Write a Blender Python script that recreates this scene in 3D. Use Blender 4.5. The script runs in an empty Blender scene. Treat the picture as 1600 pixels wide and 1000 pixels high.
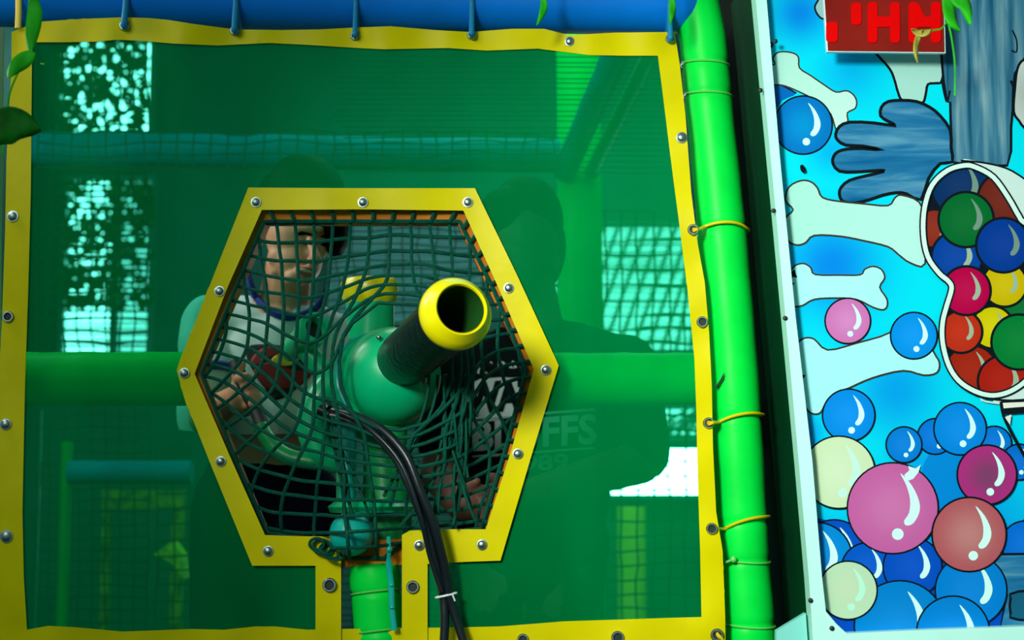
import bpy, bmesh, math, random
from mathutils import Vector, Matrix, noise
from mathutils.geometry import delaunay_2d_cdt
from mathutils.bvhtree import BVHTree
random.seed(7)
SC = bpy.context.scene
COL = SC.collection

# ------------------------------------------------------------------ camera
TH = math.radians(6.0)
CAM = Vector((0, -2.4, 1.1))
cd = bpy.data.cameras.new('camera'); co = bpy.data.objects.new('camera', cd); COL.objects.link(co)
co.location = CAM; co.rotation_euler = (math.pi/2 + TH, 0, 0)
cd.sensor_width = 36; cd.lens = 54; cd.clip_start = 0.05
cd.dof.use_dof = True; cd.dof.focus_distance = 2.36; cd.dof.aperture_fstop = 3.2
SC.camera = co
# ------------------------------------------------------------------ light
SC.view_settings.view_transform = 'Standard'
SC.view_settings.look = 'None'
SC.view_settings.gamma = 1
SC.view_settings.exposure = 0.0
W = bpy.data.worlds.new('world'); SC.world = W; W.use_nodes = True
W.node_tree.nodes['Background'].inputs[0].default_value = (0.55, 0.95, 1.0, 1)
W.node_tree.nodes['Background'].inputs[1].default_value = 0.20

def aim(o, tgt):
    o.rotation_euler = (Vector(tgt) - o.location).to_track_quat('-Z', 'Y').to_euler()
def area(name, loc, tgt, size, power, col, sy=None):
    l = bpy.data.lights.new(name, 'AREA'); l.energy = power; l.color = col; l.size = size
    if sy: l.shape = 'RECTANGLE'; l.size_y = sy
    o = bpy.data.objects.new(name, l); COL.objects.link(o); o.location = loc; aim(o, tgt); return o
def spot(name, loc, tgt, deg, power, col, rad=.15, blend=1.0):
    l = bpy.data.lights.new(name, 'SPOT'); l.energy = power; l.color = col; l.spot_size = math.radians(deg)
    l.spot_blend = blend; l.shadow_soft_size = rad
    o = bpy.data.objects.new(name, l); COL.objects.link(o); o.location = loc; aim(o, tgt); return o
spot('hall_spot', (-0.75, -2.3, 1.95), (0.70, 0, 1.16), 50, 350, (.94, 1.0, .90), .22)
area('hall_daylight', (-1.6, -2.6, 2.6), (0, 0, 1.3), 1.2, 22, (.88, 1.0, .98))
area('inside_daylight', (0.1, 1.25, 2.4), (0.0, 1.6, 1.0), 1.2, 15, (.85, 1.0, .95))
spot('yellow_post_fill', (.55, .9, 2.4), (.318, 1.7, .93), 16, 60, (1.0, 1.0, .85), .05)  # added lamp, brightens the yellow upright low inside
area('sleeve_fill', (-1.1, .15, 2.0), (-.35, .4, 1.25), .5, 9, (1.0, .98, .92))  # extra lamp put in to light the boy's sleeve from the left

# ------------------------------------------------------------------ helpers
def P(px, py, Y):
    u = (px-800)/2400; v = (500-py)/2400
    d = Vector((u, math.cos(TH) - v*math.sin(TH), math.sin(TH) + v*math.cos(TH)))
    t = (Y - CAM.y)/d.y
    return CAM + d*t
def S(Y): return (Y+2.4)/2400*1.004
def srgb(c):
    return tuple(((x/255)/12.92 if x/255 <= .04045 else ((x/255+.055)/1.055)**2.4) for x in c)

def mat(name, col, rough=.5, metal=0, var=.0, vscale=8, bump=0, bscale=60, spec=.5, stretch=None):
    m = bpy.data.materials.new(name); m.use_nodes = True
    nt = m.node_tree; N = nt.nodes; L = nt.links; b = N['Principled BSDF']
    b.inputs['Roughness'].default_value = rough; b.inputs['Metallic'].default_value = metal
    b.inputs['Specular IOR Level'].default_value = spec
    b.inputs['Base Color'].default_value = (*col, 1)
    tc = N.new('ShaderNodeTexCoord')
    src = tc.outputs['Object']
    if stretch:
        mp = N.new('ShaderNodeMapping'); mp.inputs['Scale'].default_value = stretch
        L.new(src, mp.inputs[0]); src = mp.outputs[0]
    if var:
        n = N.new('ShaderNodeTexNoise'); n.inputs['Scale'].default_value = vscale; n.inputs['Detail'].default_value = 3
        r = N.new('ShaderNodeMapRange'); r.inputs[1].default_value = .3; r.inputs[2].default_value = .7
        r.inputs[3].default_value = 1-var; r.inputs[4].default_value = 1+var*.6
        x = N.new('ShaderNodeVectorMath'); x.operation = 'SCALE'; x.inputs[0].default_value = col
        L.new(src, n.inputs['Vector']); L.new(n.outputs[0], r.inputs[0]); L.new(r.outputs[0], x.inputs['Scale'])
        L.new(x.outputs[0], b.inputs['Base Color'])
    if bump:
        n = N.new('ShaderNodeTexNoise'); n.inputs['Scale'].default_value = bscale; n.inputs['Detail'].default_value = 3
        q = N.new('ShaderNodeBump'); q.inputs['Strength'].default_value = bump; q.inputs['Distance'].default_value = .004
        L.new(src, n.inputs['Vector']); L.new(n.outputs[0], q.inputs['Height']); L.new(q.outputs[0], b.inputs['Normal'])
    return m
def emis(name, col, s):
    m = bpy.data.materials.new(name); m.use_nodes = True
    nt = m.node_tree; nt.nodes.clear()
    e = nt.nodes.new('ShaderNodeEmission'); e.inputs[0].default_value = (*col, 1); e.inputs[1].default_value = s
    o = nt.nodes.new('ShaderNodeOutputMaterial'); nt.links.new(e.outputs[0], o.inputs[0]); return m

M = {}
M['yellow'] = mat('yellow_vinyl', (.70, .60, .0), .38, var=.10, vscale=9, bump=.22, bscale=22, spec=.08)
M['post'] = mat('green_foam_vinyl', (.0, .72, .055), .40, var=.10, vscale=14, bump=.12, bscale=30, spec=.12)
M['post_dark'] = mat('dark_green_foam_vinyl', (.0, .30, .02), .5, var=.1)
M['blue'] = mat('blue_foam_vinyl', (.0, .19, .74), .5, var=.10, vscale=7, bump=.08, bscale=20, spec=.12)
M['strap'] = mat('blue_strap_plastic', (.01, .22, .42), .4, spec=.15, var=.1)
M['ytie'] = mat('yellow_tie_plastic', (.78, .55, .0), .35)
M['clear'] = mat('clear_tie_plastic', (.12, .62, .10), .25)
M['orange'] = mat('orange_board', (.55, .17, .002), .6, spec=.15, var=.25, vscale=18, stretch=(1, 1, 1))
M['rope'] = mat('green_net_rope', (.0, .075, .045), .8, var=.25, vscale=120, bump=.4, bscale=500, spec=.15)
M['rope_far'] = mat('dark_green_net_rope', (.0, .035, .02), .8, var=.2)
M['metal'] = mat('zinc_metal', (.30, .38, .36), .38, 1, var=.2, vscale=200)
M['hole'] = mat('dark_hole', (.004, .012, .01), .6)
M['cgreen'] = mat('green_cannon_plastic', (.0, .50, .19), .28, var=.10, vscale=18, bump=.05, bscale=60, spec=.5)
M['cteal'] = mat('teal_cannon_plastic', (.0, .42, .33), .32, var=.1, vscale=18)
M['cgreen2'] = mat('deep_green_cannon_plastic', (.0, .30, .07), .33, var=.15, vscale=18)
M['cyellow'] = mat('yellow_cannon_plastic', (.80, .70, .0), .28, var=.06, vscale=12, bump=.03)
M['cblack'] = mat('black_wrapped_tape', (.004, .008, .011), .30, var=.3, vscale=60, bump=.35, bscale=110, spec=.35)
M['bore'] = mat('bore_green', (.004, .07, .004), .6)
M['hose'] = mat('black_rubber_hose', (.006, .011, .014), .33, bump=.1)
M['white'] = mat('white_plastic', (.75, .85, .8), .4)
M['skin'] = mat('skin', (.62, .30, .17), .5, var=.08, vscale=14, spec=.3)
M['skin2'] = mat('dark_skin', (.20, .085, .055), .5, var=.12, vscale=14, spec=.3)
M['lip'] = mat('lips', (.36, .12, .10), .45)
M['hair'] = mat('black_hair', (.002, .002, .0025), .6, bump=.6, bscale=180, stretch=(1, 1, .2), spec=.05)
M['teeth'] = mat('teeth', (.7, .68, .6), .35)
M['shirt'] = mat('grey_cotton', (.46, .62, .58), .85, var=.10, vscale=10, bump=.6, bscale=16)
M['cuff'] = mat('royal_blue_rib_cotton', (.004, .035, .26), .85, bump=.3, bscale=300)
M['navy'] = mat('navy_trouser_cotton', (.002, .004, .016), .9, spec=.08, bump=.5, bscale=20)
M['tee'] = mat('black_cotton', (.003, .008, .008), .9, spec=.05, bump=.5, bscale=18)
M['print'] = mat('white_shirt_print', (.42, .52, .50), .75)
M['red'] = mat('dark_red_print', (.22, .008, .006), .7)
M['ylw'] = mat('mustard_print', (.50, .36, .01), .7)
M['black'] = mat('black_print', (.004, .004, .005), .7)
M['leaf'] = mat('green_leaf', (.02, .42, .01), .5, spec=.1, var=.35, vscale=25)
M['leafdk'] = mat('dark_leaf', (.004, .13, .006), .6, spec=.08, var=.5, vscale=25)
M['twig'] = mat('dry_twig', (.35, .32, .03), .6, var=.3, vscale=60)
M['frame'] = mat('white_enamel', (.52, .95, .84), .35, var=.05, vscale=6)
M['framet'] = mat('aqua_enamel', (.22, .68, .60), .4, var=.05, vscale=6)
M['side'] = mat('dark_green_side', (.0, .045, .014), .7, spec=.05, var=.2)
M['void'] = mat('gap_shade_black', (.001, .006, .003), .9)  # near-black standing in for the shade in the gap
M['wallm'] = mat('dim_green_wall', (.004, .13, .10), .9, var=.45, vscale=2.2)
M['ceil'] = mat('corrugated_roof', (.01, .22, .17), .6, var=.3, vscale=3)
M['slat'] = mat('teal_slat', (.03, .25, .22), .6, var=.3, vscale=14)
M['floorm'] = mat('dark_foam_floor', (.004, .05, .03), .8, var=.2)
M['pane'] = emis('daylight_pane', (.72, 1.0, 1.0), 3.3)
M['paneleft'] = emis('daylight_pane_left', (.95, 1.0, 1.0), 9)
M['tealfoam'] = mat('dull_blue_foam_vinyl', (.0, .17, .26), .6, var=.2, spec=.1)
M['panebright'] = emis('bright_daylight_pane', (.95, 1.0, 1.0), 40)
M['pane_dim'] = emis('dim_daylight_pane', (.10, .62, .58), .22)

# scrim : woven mesh fabric, half open
m = bpy.data.materials.new('green_scrim_mesh'); m.use_nodes = True
nt = m.node_tree; nt.nodes.clear(); N = nt.nodes; L = nt.links
tr = N.new('ShaderNodeBsdfTransparent'); tr.inputs[0].default_value = (.14, .95, .70, 1)
df = N.new('ShaderNodeBsdfDiffuse'); df.inputs[0].default_value = (0, .30, .072, 1)
mx = N.new('ShaderNodeMixShader'); out = N.new('ShaderNodeOutputMaterial')
tc = N.new('ShaderNodeTexCoord'); mp = N.new('ShaderNodeMapping'); mp.inputs['Scale'].default_value = (3.5, 3, 1.1)
nz = N.new('ShaderNodeTexNoise'); nz.inputs['Scale'].default_value = 1.6; nz.inputs['Detail'].default_value = 2
mr = N.new('ShaderNodeMapRange'); mr.inputs[1].default_value = .3; mr.inputs[2].default_value = .7; mr.inputs[3].default_value = .40; mr.inputs[4].default_value = .56
L.new(tc.outputs['Object'], mp.inputs[0]); L.new(mp.outputs[0], nz.inputs['Vector']); L.new(nz.outputs[0], mr.inputs[0])
L.new(mr.outputs[0], mx.inputs[0]); L.new(tr.outputs[0], mx.inputs[1]); L.new(df.outputs[0], mx.inputs[2]); L.new(mx.outputs[0], out.inputs[0])
M['scrim'] = m
# mural paint : colours of the printed artwork come with the mesh
m = bpy.data.materials.new('mural_paint'); m.use_nodes = True
N = m.node_tree.nodes; L = m.node_tree.links; b = N['Principled BSDF']; b.inputs['Roughness'].default_value = .45
b.inputs['Specular IOR Level'].default_value = .06
a = N.new('ShaderNodeVertexColor'); a.layer_name = 'paint'; L.new(a.outputs[0], b.inputs['Base Color'])
M['paint'] = m
def furmat(name, c1, c2, c3, sc):
    m = bpy.data.materials.new(name); m.use_nodes = True
    N = m.node_tree.nodes; L = m.node_tree.links; b = N['Principled BSDF']; b.inputs['Roughness'].default_value = .4; b.inputs['Specular IOR Level'].default_value = .06
    tc = N.new('ShaderNodeTexCoord'); mp = N.new('ShaderNodeMapping'); mp.inputs['Scale'].default_value = sc
    n = N.new('ShaderNodeTexNoise'); n.inputs['Scale'].default_value = 1; n.inputs['Detail'].default_value = 5; n.inputs['Distortion'].default_value = .4
    r = N.new('ShaderNodeValToRGB'); r.color_ramp.elements[0].position = .3; r.color_ramp.elements[1].position = .72
    r.color_ramp.elements[0].color = (*c1, 1); r.color_ramp.elements[1].color = (*c3, 1)
    e = r.color_ramp.elements.new(.5); e.color = (*c2, 1)
    L.new(tc.outputs['Object'], mp.inputs[0]); L.new(mp.outputs[0], n.inputs['Vector']); L.new(n.outputs[0], r.inputs[0]); L.new(r.outputs[0], b.inputs['Base Color'])
    return m
M['furv'] = furmat('painted_fur_vertical', srgb((20, 82, 112)), srgb((62, 120, 146)), srgb((120, 160, 170)), (70, 1, 5))
M['furh'] = furmat('painted_fur_sweeping', srgb((0, 88, 138)), srgb((38, 115, 160)), srgb((100, 160, 185)), (7, 1, 50))

class MB:
    def __init__(s): s.v = []; s.f = []; s.c = {}
    def add(s, vs, fs, col=None):
        o = len(s.v); s.v += [tuple(v) for v in vs]; s.f += [tuple(i+o for i in f) for f in fs]
        if col is not None:
            for k in range(len(vs)): s.c[o+k] = col[k] if isinstance(col, list) else col
    def tube(s, pts, r, seg=8, closed=False, cap=True, flat=1.0):
        pts = [Vector(p) for p in pts]; n = len(pts); rs = r if isinstance(r, (list, tuple)) else [r]*n
        rings = []; prev = None
        for i, p in enumerate(pts):
            if closed: t = pts[(i+1) % n]-pts[i-1]
            else: t = pts[min(i+1, n-1)]-pts[max(i-1, 0)]
            if t.length < 1e-9: t = Vector((0, 0, 1))
            t.normalize()
            if prev is None:
                a = Vector((0, 1, 0)) if abs(t.y) < .9 else Vector((1, 0, 0))
                nrm = (a - t*a.dot(t)).normalized()
            else:
                nrm = prev - t*prev.dot(t)
                nrm = nrm.normalized() if nrm.length > 1e-6 else prev
            prev = nrm; bn = t.cross(nrm)
            rings.append([p + (nrm*math.cos(2*math.pi*k/seg)*flat + bn*math.sin(2*math.pi*k/seg))*rs[i] for k in range(seg)])
        vs = [v for q in rings for v in q]; fs = []
        m = n if closed else n-1
        for i in range(m):
            j = (i+1) % n
            for k in range(seg):
                l = (k+1) % seg
                fs.append((i*seg+k, i*seg+l, j*seg+l, j*seg+k))
        if cap and not closed:
            fs.append(tuple(reversed(range(seg)))); fs.append(tuple((n-1)*seg+k for k in range(seg)))
        s.add(vs, fs)
    def ball(s, c, r, seg=20, rot=None):
        c = Vector(c); r = r if isinstance(r, (tuple, list)) else (r, r, r)
        rings = seg//2; vs = []; fs = []
        for i in range(rings+1):
            a = math.pi*i/rings
            for k in range(seg):
                b = 2*math.pi*k/seg
                v = Vector((r[0]*math.sin(a)*math.cos(b), r[1]*math.sin(a)*math.sin(b), r[2]*math.cos(a)))
                if rot: v.rotate(rot)
                vs.append(c+v)
        for i in range(rings):
            for k in range(seg):
                l = (k+1) % seg
                fs.append((i*seg+k, (i+1)*seg+k, (i+1)*seg+l, i*seg+l))
        s.add(vs, fs)
    def lathe(s, a, b, prof, seg=40, cap=True):
        """prof : (t along a->b, radius)"""
        a = Vector(a); b = Vector(b); ax = (b-a).normalized(); L_ = (b-a).length
        u = ax.orthogonal().normalized(); w = ax.cross(u); vs = []; fs = []
        for t, r in prof:
            for k in range(seg):
                q = 2*math.pi*k/seg
                vs.append(a + ax*(t*L_) + (u*math.cos(q)+w*math.sin(q))*r)
        for i in range(len(prof)-1):
            for k in range(seg):
                l = (k+1) % seg
                fs.append((i*seg+k, i*seg+l, (i+1)*seg+l, (i+1)*seg+k))
        if cap:
            if prof[0][1] > 1e-5: fs.append(tuple(reversed(range(seg))))
            if prof[-1][1] > 1e-5: fs.append(tuple((len(prof)-1)*seg+k for k in range(seg)))
        s.add(vs, fs)
    def box(s, lo, hi):
        x0, y0, z0 = lo; x1, y1, z1 = hi
        s.add([(x0, y0, z0), (x1, y0, z0), (x1, y1, z0), (x0, y1, z0), (x0, y0, z1), (x1, y0, z1), (x1, y1, z1), (x0, y1, z1)],
              [(0, 3, 2, 1), (4, 5, 6, 7), (0, 1, 5, 4), (1, 2, 6, 5), (2, 3, 7, 6), (3, 0, 4, 7)])
    def prism(s, pts, y0, y1, hole=None):
        """px outline at depth y0, extruded straight back to y1 (same x,z)"""
        q = [P(x, y, y0) for x, y in pts]; n = len(q)
        if hole is None:
            vs = q + [Vector((v.x, y1, v.z)) for v in q]
            fs = [tuple(range(n)), tuple(reversed(range(n, 2*n)))] + [(i, i+n, (i+1) % n+n, (i+1) % n) for i in range(n)]
        else:
            h = [P(x, y, y0) for x, y in hole]
            vs = q + h + [Vector((v.x, y1, v.z)) for v in q+h]; m_ = 2*n; fs = []
            for i in range(n):
                j = (i+1) % n
                fs += [(i, j, n+j, n+i), (m_+i, m_+n+i, m_+n+j, m_+j), (i, m_+i, m_+j, j), (n+i, n+j, m_+n+j, m_+n+i)]
        s.add(vs, fs)
    def build(s, name, mt, parent=None, smooth=True, mods=()):
        me = bpy.data.meshes.new(name); me.from_pydata(s.v, [], s.f); me.update()
        if s.c:
            at = me.color_attributes.new('paint', 'FLOAT_COLOR', 'POINT')
            for i, c in s.c.items(): at.data[i].color = (*c, 1)
        return link(name, me, mt, parent, smooth)
def link(name, me, mt, parent=None, smooth=True):
    for x in (mt if isinstance(mt, (list, tuple)) else [mt]): me.materials.append(x)
    bm = bmesh.new(); bm.from_mesh(me); bmesh.ops.recalc_face_normals(bm, faces=bm.faces)
    for f in bm.faces: f.smooth = smooth
    if smooth:
        for e in bm.edges:
            if len(e.link_faces) == 2 and e.calc_face_angle(0) > .7: e.smooth = False
    bm.to_mesh(me); bm.free()
    o = bpy.data.objects.new(name, me); COL.objects.link(o)
    if parent: o.parent = parent; o.matrix_parent_inverse = Matrix.Translation(parent.location).inverted()
    return o
def thing(name, loc, label, cat, group=None):
    o = bpy.data.objects.new(name, None); COL.objects.link(o); o.location = loc; o.empty_display_size = .05
    return tag(o, label, cat, group)
def tag(o, label, cat, group=None):
    o['label'] = label; o['category'] = cat
    if group: o['group'] = group
    return o
def struct(o): o['kind'] = 'structure'; return o

def inside(p, poly):
    x, y = p; c = False; n = len(poly); j = n-1
    for i in range(n):
        xi, yi = poly[i]; xj, yj = poly[j]
        if (yi > y) != (yj > y) and x < (xj-xi)*(y-yi)/(yj-yi)+xi: c = not c
        j = i
    return c
def dens(poly, step):
    out = []
    for i in range(len(poly)):
        a = Vector(poly[i]); b = Vector(poly[(i+1) % len(poly)]); n = max(1, int((b-a).length/step))
        out += [tuple(a.lerp(b, k/n)) for k in range(n)]
    return out
def cr(pts, n=4, closed=True):
    """catmull-rom smoothing"""
    out = []; m = len(pts)
    for i in range(m if closed else m-1):
        g = lambda k: Vector(pts[k % m]) if closed else Vector(pts[max(0, min(m-1, k))])
        p0, p1, p2, p3 = g(i-1), g(i), g(i+1), g(i+2)
        for k in range(n):
            t = k/n
            out.append(tuple(.5*((2*p1)+(p2-p0)*t+(2*p0-5*p1+4*p2-p3)*t*t+(3*p1-p0-3*p2+p3)*t**3)))
    if not closed: out.append(tuple(pts[-1]))
    return out
def tri(polys, holes=(), step=None, need=None):
    """triangulate polygon minus holes in px space; returns verts, tris"""
    vs = []; es = []
    for pl in [polys]+list(holes)+list(need or []):
        o = len(vs); n = len(pl); vs += [Vector(p) for p in pl]; es += [(o+i, o+(i+1) % n) for i in range(n)]
    if step:
        xs = [p[0] for p in polys]; ys = [p[1] for p in polys]
        y = min(ys)+step/2; r = 0
        while y < max(ys):
            x = min(xs)+step/2+(step/2 if r % 2 else 0)
            while x < max(xs):
                if inside((x, y), polys) and not any(inside((x, y), h) for h in holes): vs.append(Vector((x, y)))
                x += step
            y += step; r += 1
    V, E, F, _, _, _ = delaunay_2d_cdt(vs, es, [], 0, 1e-4)
    fs = []
    for f in F:
        c = sum((V[i] for i in f), Vector((0, 0)))/len(f)
        if inside(c, polys) and not any(inside(c, h) for h in holes) and (not need or all(inside(c, q) for q in need)): fs.append(tuple(f))
    return V, fs
def sheet(name, outer, holes, yfn, mt, parent, step=14, thick=0.0015, smooth=True):
    V, F = tri(dens(outer, step), [dens(h, step) for h in holes], step)
    me = bpy.data.meshes.new(name); me.from_pydata([P(v.x, v.y, yfn(v.x, v.y)) for v in V], [], F); me.update()
    o = link(name, me, mt, parent, smooth)
    bm = bmesh.new(); bm.from_mesh(me)
    for v in [v for v in bm.verts if not v.link_faces]: bm.verts.remove(v)
    if bm.faces:
        bm.faces.ensure_lookup_table(); f = max(bm.faces, key=lambda f: f.calc_area())
        if f.normal.y > 0: bmesh.ops.reverse_faces(bm, faces=bm.faces)
    bm.to_mesh(me); bm.free()
    if thick:
        md = o.modifiers.new('thickness', 'SOLIDIFY'); md.thickness = thick; md.offset = -1; o.modifiers.new('edges', 'EDGE_SPLIT').split_angle = .6
    return o

# ================================================================== SETTING
def quad_wall(name, pts, mt):
    b = MB(); b.add(pts, [tuple(range(len(pts)))]); return struct(b.build(name, mt, None, False))
b = MB(); b.box((-3, -3.2, .15), (3, 3, .2)); struct(b.build('floor', M['floorm'], None, False))
b = MB(); b.box((-2.2, 2.4, .2), (2.2, 2.5, 2.75)); struct(b.build('wall_back', M['wallm'], None, False))
b = MB(); b.box((-1.6, .35, .2), (-1.55, 2.4, 2.6)); struct(b.build('wall_left', M['wallm'], None, False))
b = MB(); b.box((1.2, .35, .2), (1.25, 2.4, 2.6)); struct(b.build('wall_right', M['wallm'], None, False))
# corrugated ceiling
b = MB(); n = 110; vs = []; fs = []
for i in range(n+1):
    y = .3+2.1*i/n; z = 2.58+.012*math.sin(i*math.pi/1.5) - .015*(y-.3)
    vs += [(-1.6, y, z), (1.25, y, z), (-1.6, y, z+.01+.03), (1.25, y, z+.04)]
for i in range(n):
    q = i*4; fs += [(q, q+1, q+5, q+4), (q+2, q+6, q+7, q+3)]
b.add(vs, fs); struct(b.build('ceiling', M['ceil'], None, False))

WN = 0
def window(x0, y0, x1, y1, pane, slats=0, Y=2.36, cover=.5, diag=0):
    global WN; WN += 1
    a = P(x0, y1, Y); c = P(x1, y0, Y)
    root = bpy.data.objects.new('window_%d' % WN, None); COL.objects.link(root); root.location = (a.x, Y, a.z); struct(root)
    q = MB(); q.box((a.x, Y+.02, a.z), (c.x, Y+.03, c.z)); q.build('pane', pane, root, False)
    q = MB(); t = .015
    q.box((a.x-t, Y-.01, a.z-t), (a.x, Y+.04, c.z+t)); q.box((c.x, Y-.01, a.z-t), (c.x+t, Y+.04, c.z+t))
    q.box((a.x, Y-.01, c.z), (c.x, Y+.04, c.z+t)); q.box((a.x, Y-.01, a.z-t), (c.x, Y+.04, a.z)); q.build('window_frame', M['slat'], root, False)
    if slats:
        q = MB(); h = (c.z-a.z)/slats
        for i in range(slats):
            z = a.z+h*i; w = h*cover*random.uniform(.6, 1.25)
            q.box((a.x, Y-.005, z), (c.x, Y+.008, z+w))
        for i in range(diag):
            x = a.x + (c.x-a.x)*(i+.2)/diag
            q.tube([(x, Y-.012, a.z), (min(x+.14, c.x), Y-.012, c.z)], .007, 6)
        q.build('louvre', M['slat'], root, False)
window(846, 356, 1094, 548, M['pane'], 26, cover=.50, diag=11)
window(1000, 640, 1100, 682, M['pane'], 4, cover=.45, diag=6)
window(955, 702, 1098, 772, M['panebright'])
window(520, 352, 745, 500, M['pane_dim'], 16, cover=.55)
window(95, 66, 236, 206, M['paneleft'])
window(98, 283, 178, 552, M['paneleft'], 30, cover=.45)
window(182, 283, 236, 552, M['pane'], 30, cover=.5)
window(4, 44, 17, 98, M['pane'], 6)

# foliage seen against the left windows: nobody could count it
b = MB(); rnd = random.Random(3)
for i in range(1250):
    if i < 560: x = rnd.uniform(90, 228); y = rnd.uniform(64, 210)
    else:
        x = rnd.uniform(95, 236); y = rnd.uniform(280, 480)
    if 118 < x < 215 and y > 105 and i < 560 and rnd.random() < .35: continue
    if i >= 560 and x < 165 and y < 420 and rnd.random() < .45: continue
    if i >= 560 and x > 180 and 340 < y and rnd.random() < .6: continue
    c = P(x, y, rnd.uniform(2.15, 2.3)); a = rnd.uniform(0, 6.28); L1 = rnd.uniform(.012, .028); w1 = L1*.45; tl = rnd.uniform(-.5, .5)
    d = Vector((math.cos(a), tl, math.sin(a))); e = Vector((-math.sin(a), tl*.5, math.cos(a)))
    b.add([c-d*L1, c+e*w1, c+d*L1, c-e*w1], [(0, 1, 2, 3)])
o = b.build('tree_foliage', M['leafdk'], None, False); o['kind'] = 'stuff'; tag(o, 'dark tree leaves seen against the bright left windows through the green mesh', 'foliage')

# ------------------------------------------------------------------ padded tubes
def wob(pts, rs): return pts, rs
def padded(b, a, c, r, n=40, pinch=(), flat=1.0, wobble=.0):
    a = Vector(a); c = Vector(c); pts = []; rs = []
    for i in range(n+1):
        t = i/n; p = a.lerp(c, t); rr = r*(1+wobble*math.sin(t*17)+wobble*.7*math.sin(t*41+1))
        for q in pinch: rr *= 1-.07*math.exp(-((t-q)/.008)**2)
        pts.append(p); rs.append(rr)
    b.tube(pts, rs, 32)
def ring_path(c, ax, r, n=40):
    ax = Vector(ax).normalized(); u = ax.orthogonal().normalized(); w = ax.cross(u)
    return [Vector(c)+(u*math.cos(6.28318*k/n)+w*math.sin(6.28318*k/n))*r for k in range(n)]
def down(p, z=.2): return Vector((p.x, p.y, z))

# blue top beam
bb = MB()
pts = []; rs = []
for i in range(60):
    x = -60 + (1097+60)*i/59; e = min(1, (59-i)/2.2+.0)
    pts.append(P(x, -6+x*.012, .047)); rs.append(.050*(1 if i < 57 else [.96, .86, .6][i-57]))
bb.tube(pts, rs, 32)
beam = tag(bb.build('padded_beam', M['blue']), 'thick blue padded beam along the top, the green mesh panel tied below it', 'beam')
# right post
RP = [(1080, -30), (1098, 60), (1106, 150), (1122, 300), (1138, 480), (1145, 560), (1152, 700), (1160, 850), (1171, 1000), (1180, 1120)]
YP = .047
def rpx(y):
    for (x0, y0), (x1, y1) in zip(RP, RP[1:]):
        if y0 <= y <= y1: return x0+(x1-x0)*(y-y0)/(y1-y0)
post = thing('padded_post', down(P(1180, 1120, YP)), 'tall bright green padded post at the right edge of the mesh panel, ringed with ties', 'post')
pts = []; rs = []
pin = [102, 150, 652, 815, 875, 975, 357]
y = -30
while y <= 1120:
    rr = (36.5+3.5*(y/1000))*S(YP)*(1+.012*math.sin(y*.02)+.01*math.sin(y*.055))
    for q in pin: rr *= 1-.06*math.exp(-((y-q)/5)**2)
    pts.append(P(rpx(y), y, YP)); rs.append(rr); y += 5
# the sleeve wrinkles
b = MB(); b.tube(pts, rs, 40)
b.build('foam_sleeve', M['post'], post)
b = MB(); e = pts[-1]; b.tube([e+Vector((0, 0, .03)), Vector((e.x+.004, e.y, .2))], .030, 20); b.build('steel_pipe', M['metal'], post)
for q, tl in ((102, -8), (150, -6), (875, -4), (975, -4)):
    c = P(rpx(q), q, YP); ax = P(rpx(q+20), q+20, YP)-P(rpx(q-20), q-20, YP); ax.x += .0; ax = ax.normalized()+Vector((-.12, 0.06, 0))
    b = MB(); b.tube(ring_path(c, ax, (38.0+3*(q/1000))*S(YP)), .0017, 6, closed=True)
    if q == 875: b.ball(P(1146, 874, .004), .0055, 10); b.tube([P(1146, 874, .004), P(1133, 879, .006)], .002, 6)
    b.build('clear_tie', M['clear'], post)
b = MB(); q = [(1119, 603, -.7), (1126, 592, -.5), (1132, 580, -.3), (1130, 592, -.35), (1124, 601, -.5), (1120, 609, -.66)]
_R = 40.5*S(YP)
b.add([P(x, y, YP-_R*math.sqrt(1-k*k)-.0012) for x, y, k in q], [(0, 1, 2, 3, 4, 5)])
b.build('vinyl_tear', M['hole'], post, False)
# left post
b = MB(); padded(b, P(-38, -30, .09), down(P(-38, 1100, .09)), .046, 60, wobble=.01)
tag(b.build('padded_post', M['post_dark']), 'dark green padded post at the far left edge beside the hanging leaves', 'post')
# beams behind the panel on either side of the hexagon
b = MB(); padded(b, P(-10, 592, .10), P(300, 592, .10), 42*S(.10), 30, wobble=.01)
tag(b.build('padded_beam', M['post']), 'green padded crossbar behind the mesh, left of the hexagonal opening', 'beam')
b = MB(); padded(b, P(852, 592, .10), P(1112, 592, .10), 41*S(.10), 30, wobble=.01)
tag(b.build('padded_beam', M['post']), 'green padded crossbar behind the mesh, right of the hexagonal opening', 'beam')
# back frame
b = MB(); p0 = P(903, 262, 1.1); padded(b, Vector((p0.x, 1.1, 2.55)), Vector((p0.x+.01, 1.1, .2)), 35*S(1.1), 50, wobble=.01)
tag(b.build('padded_post', M['post']), 'green padded upright deep inside, right of the person in black', 'post')
b = MB(); padded(b, P(30, 232, 1.0), P(875, 244, 1.0), 27*S(1.0), 50, wobble=.02)
tag(b.build('padded_beam', M['tealfoam']), 'blue padded crossbar inside, running level above both heads', 'beam')
b = MB(); padded(b, P(972, 62, .45), P(882, 268, 1.05), .027, 40, wobble=.02)
tag(b.build('padded_beam', M['tealfoam']), 'blue padded brace slanting down inside the upper right of the mesh', 'beam')
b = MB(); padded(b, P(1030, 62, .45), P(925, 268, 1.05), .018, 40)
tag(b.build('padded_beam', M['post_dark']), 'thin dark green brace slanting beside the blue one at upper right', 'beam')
b = MB(); padded(b, P(108, 738, 1.0), P(300, 738, 1.0), 18*S(1.0), 20, wobble=.02)
tag(b.build('padded_beam', M['tealfoam']), 'short blue padded bar low inside at left, beside the boy', 'beam')
b = MB(); p0 = P(105, 690, 1.0); padded(b, p0, down(p0), 9*S(1.0), 20)
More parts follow.
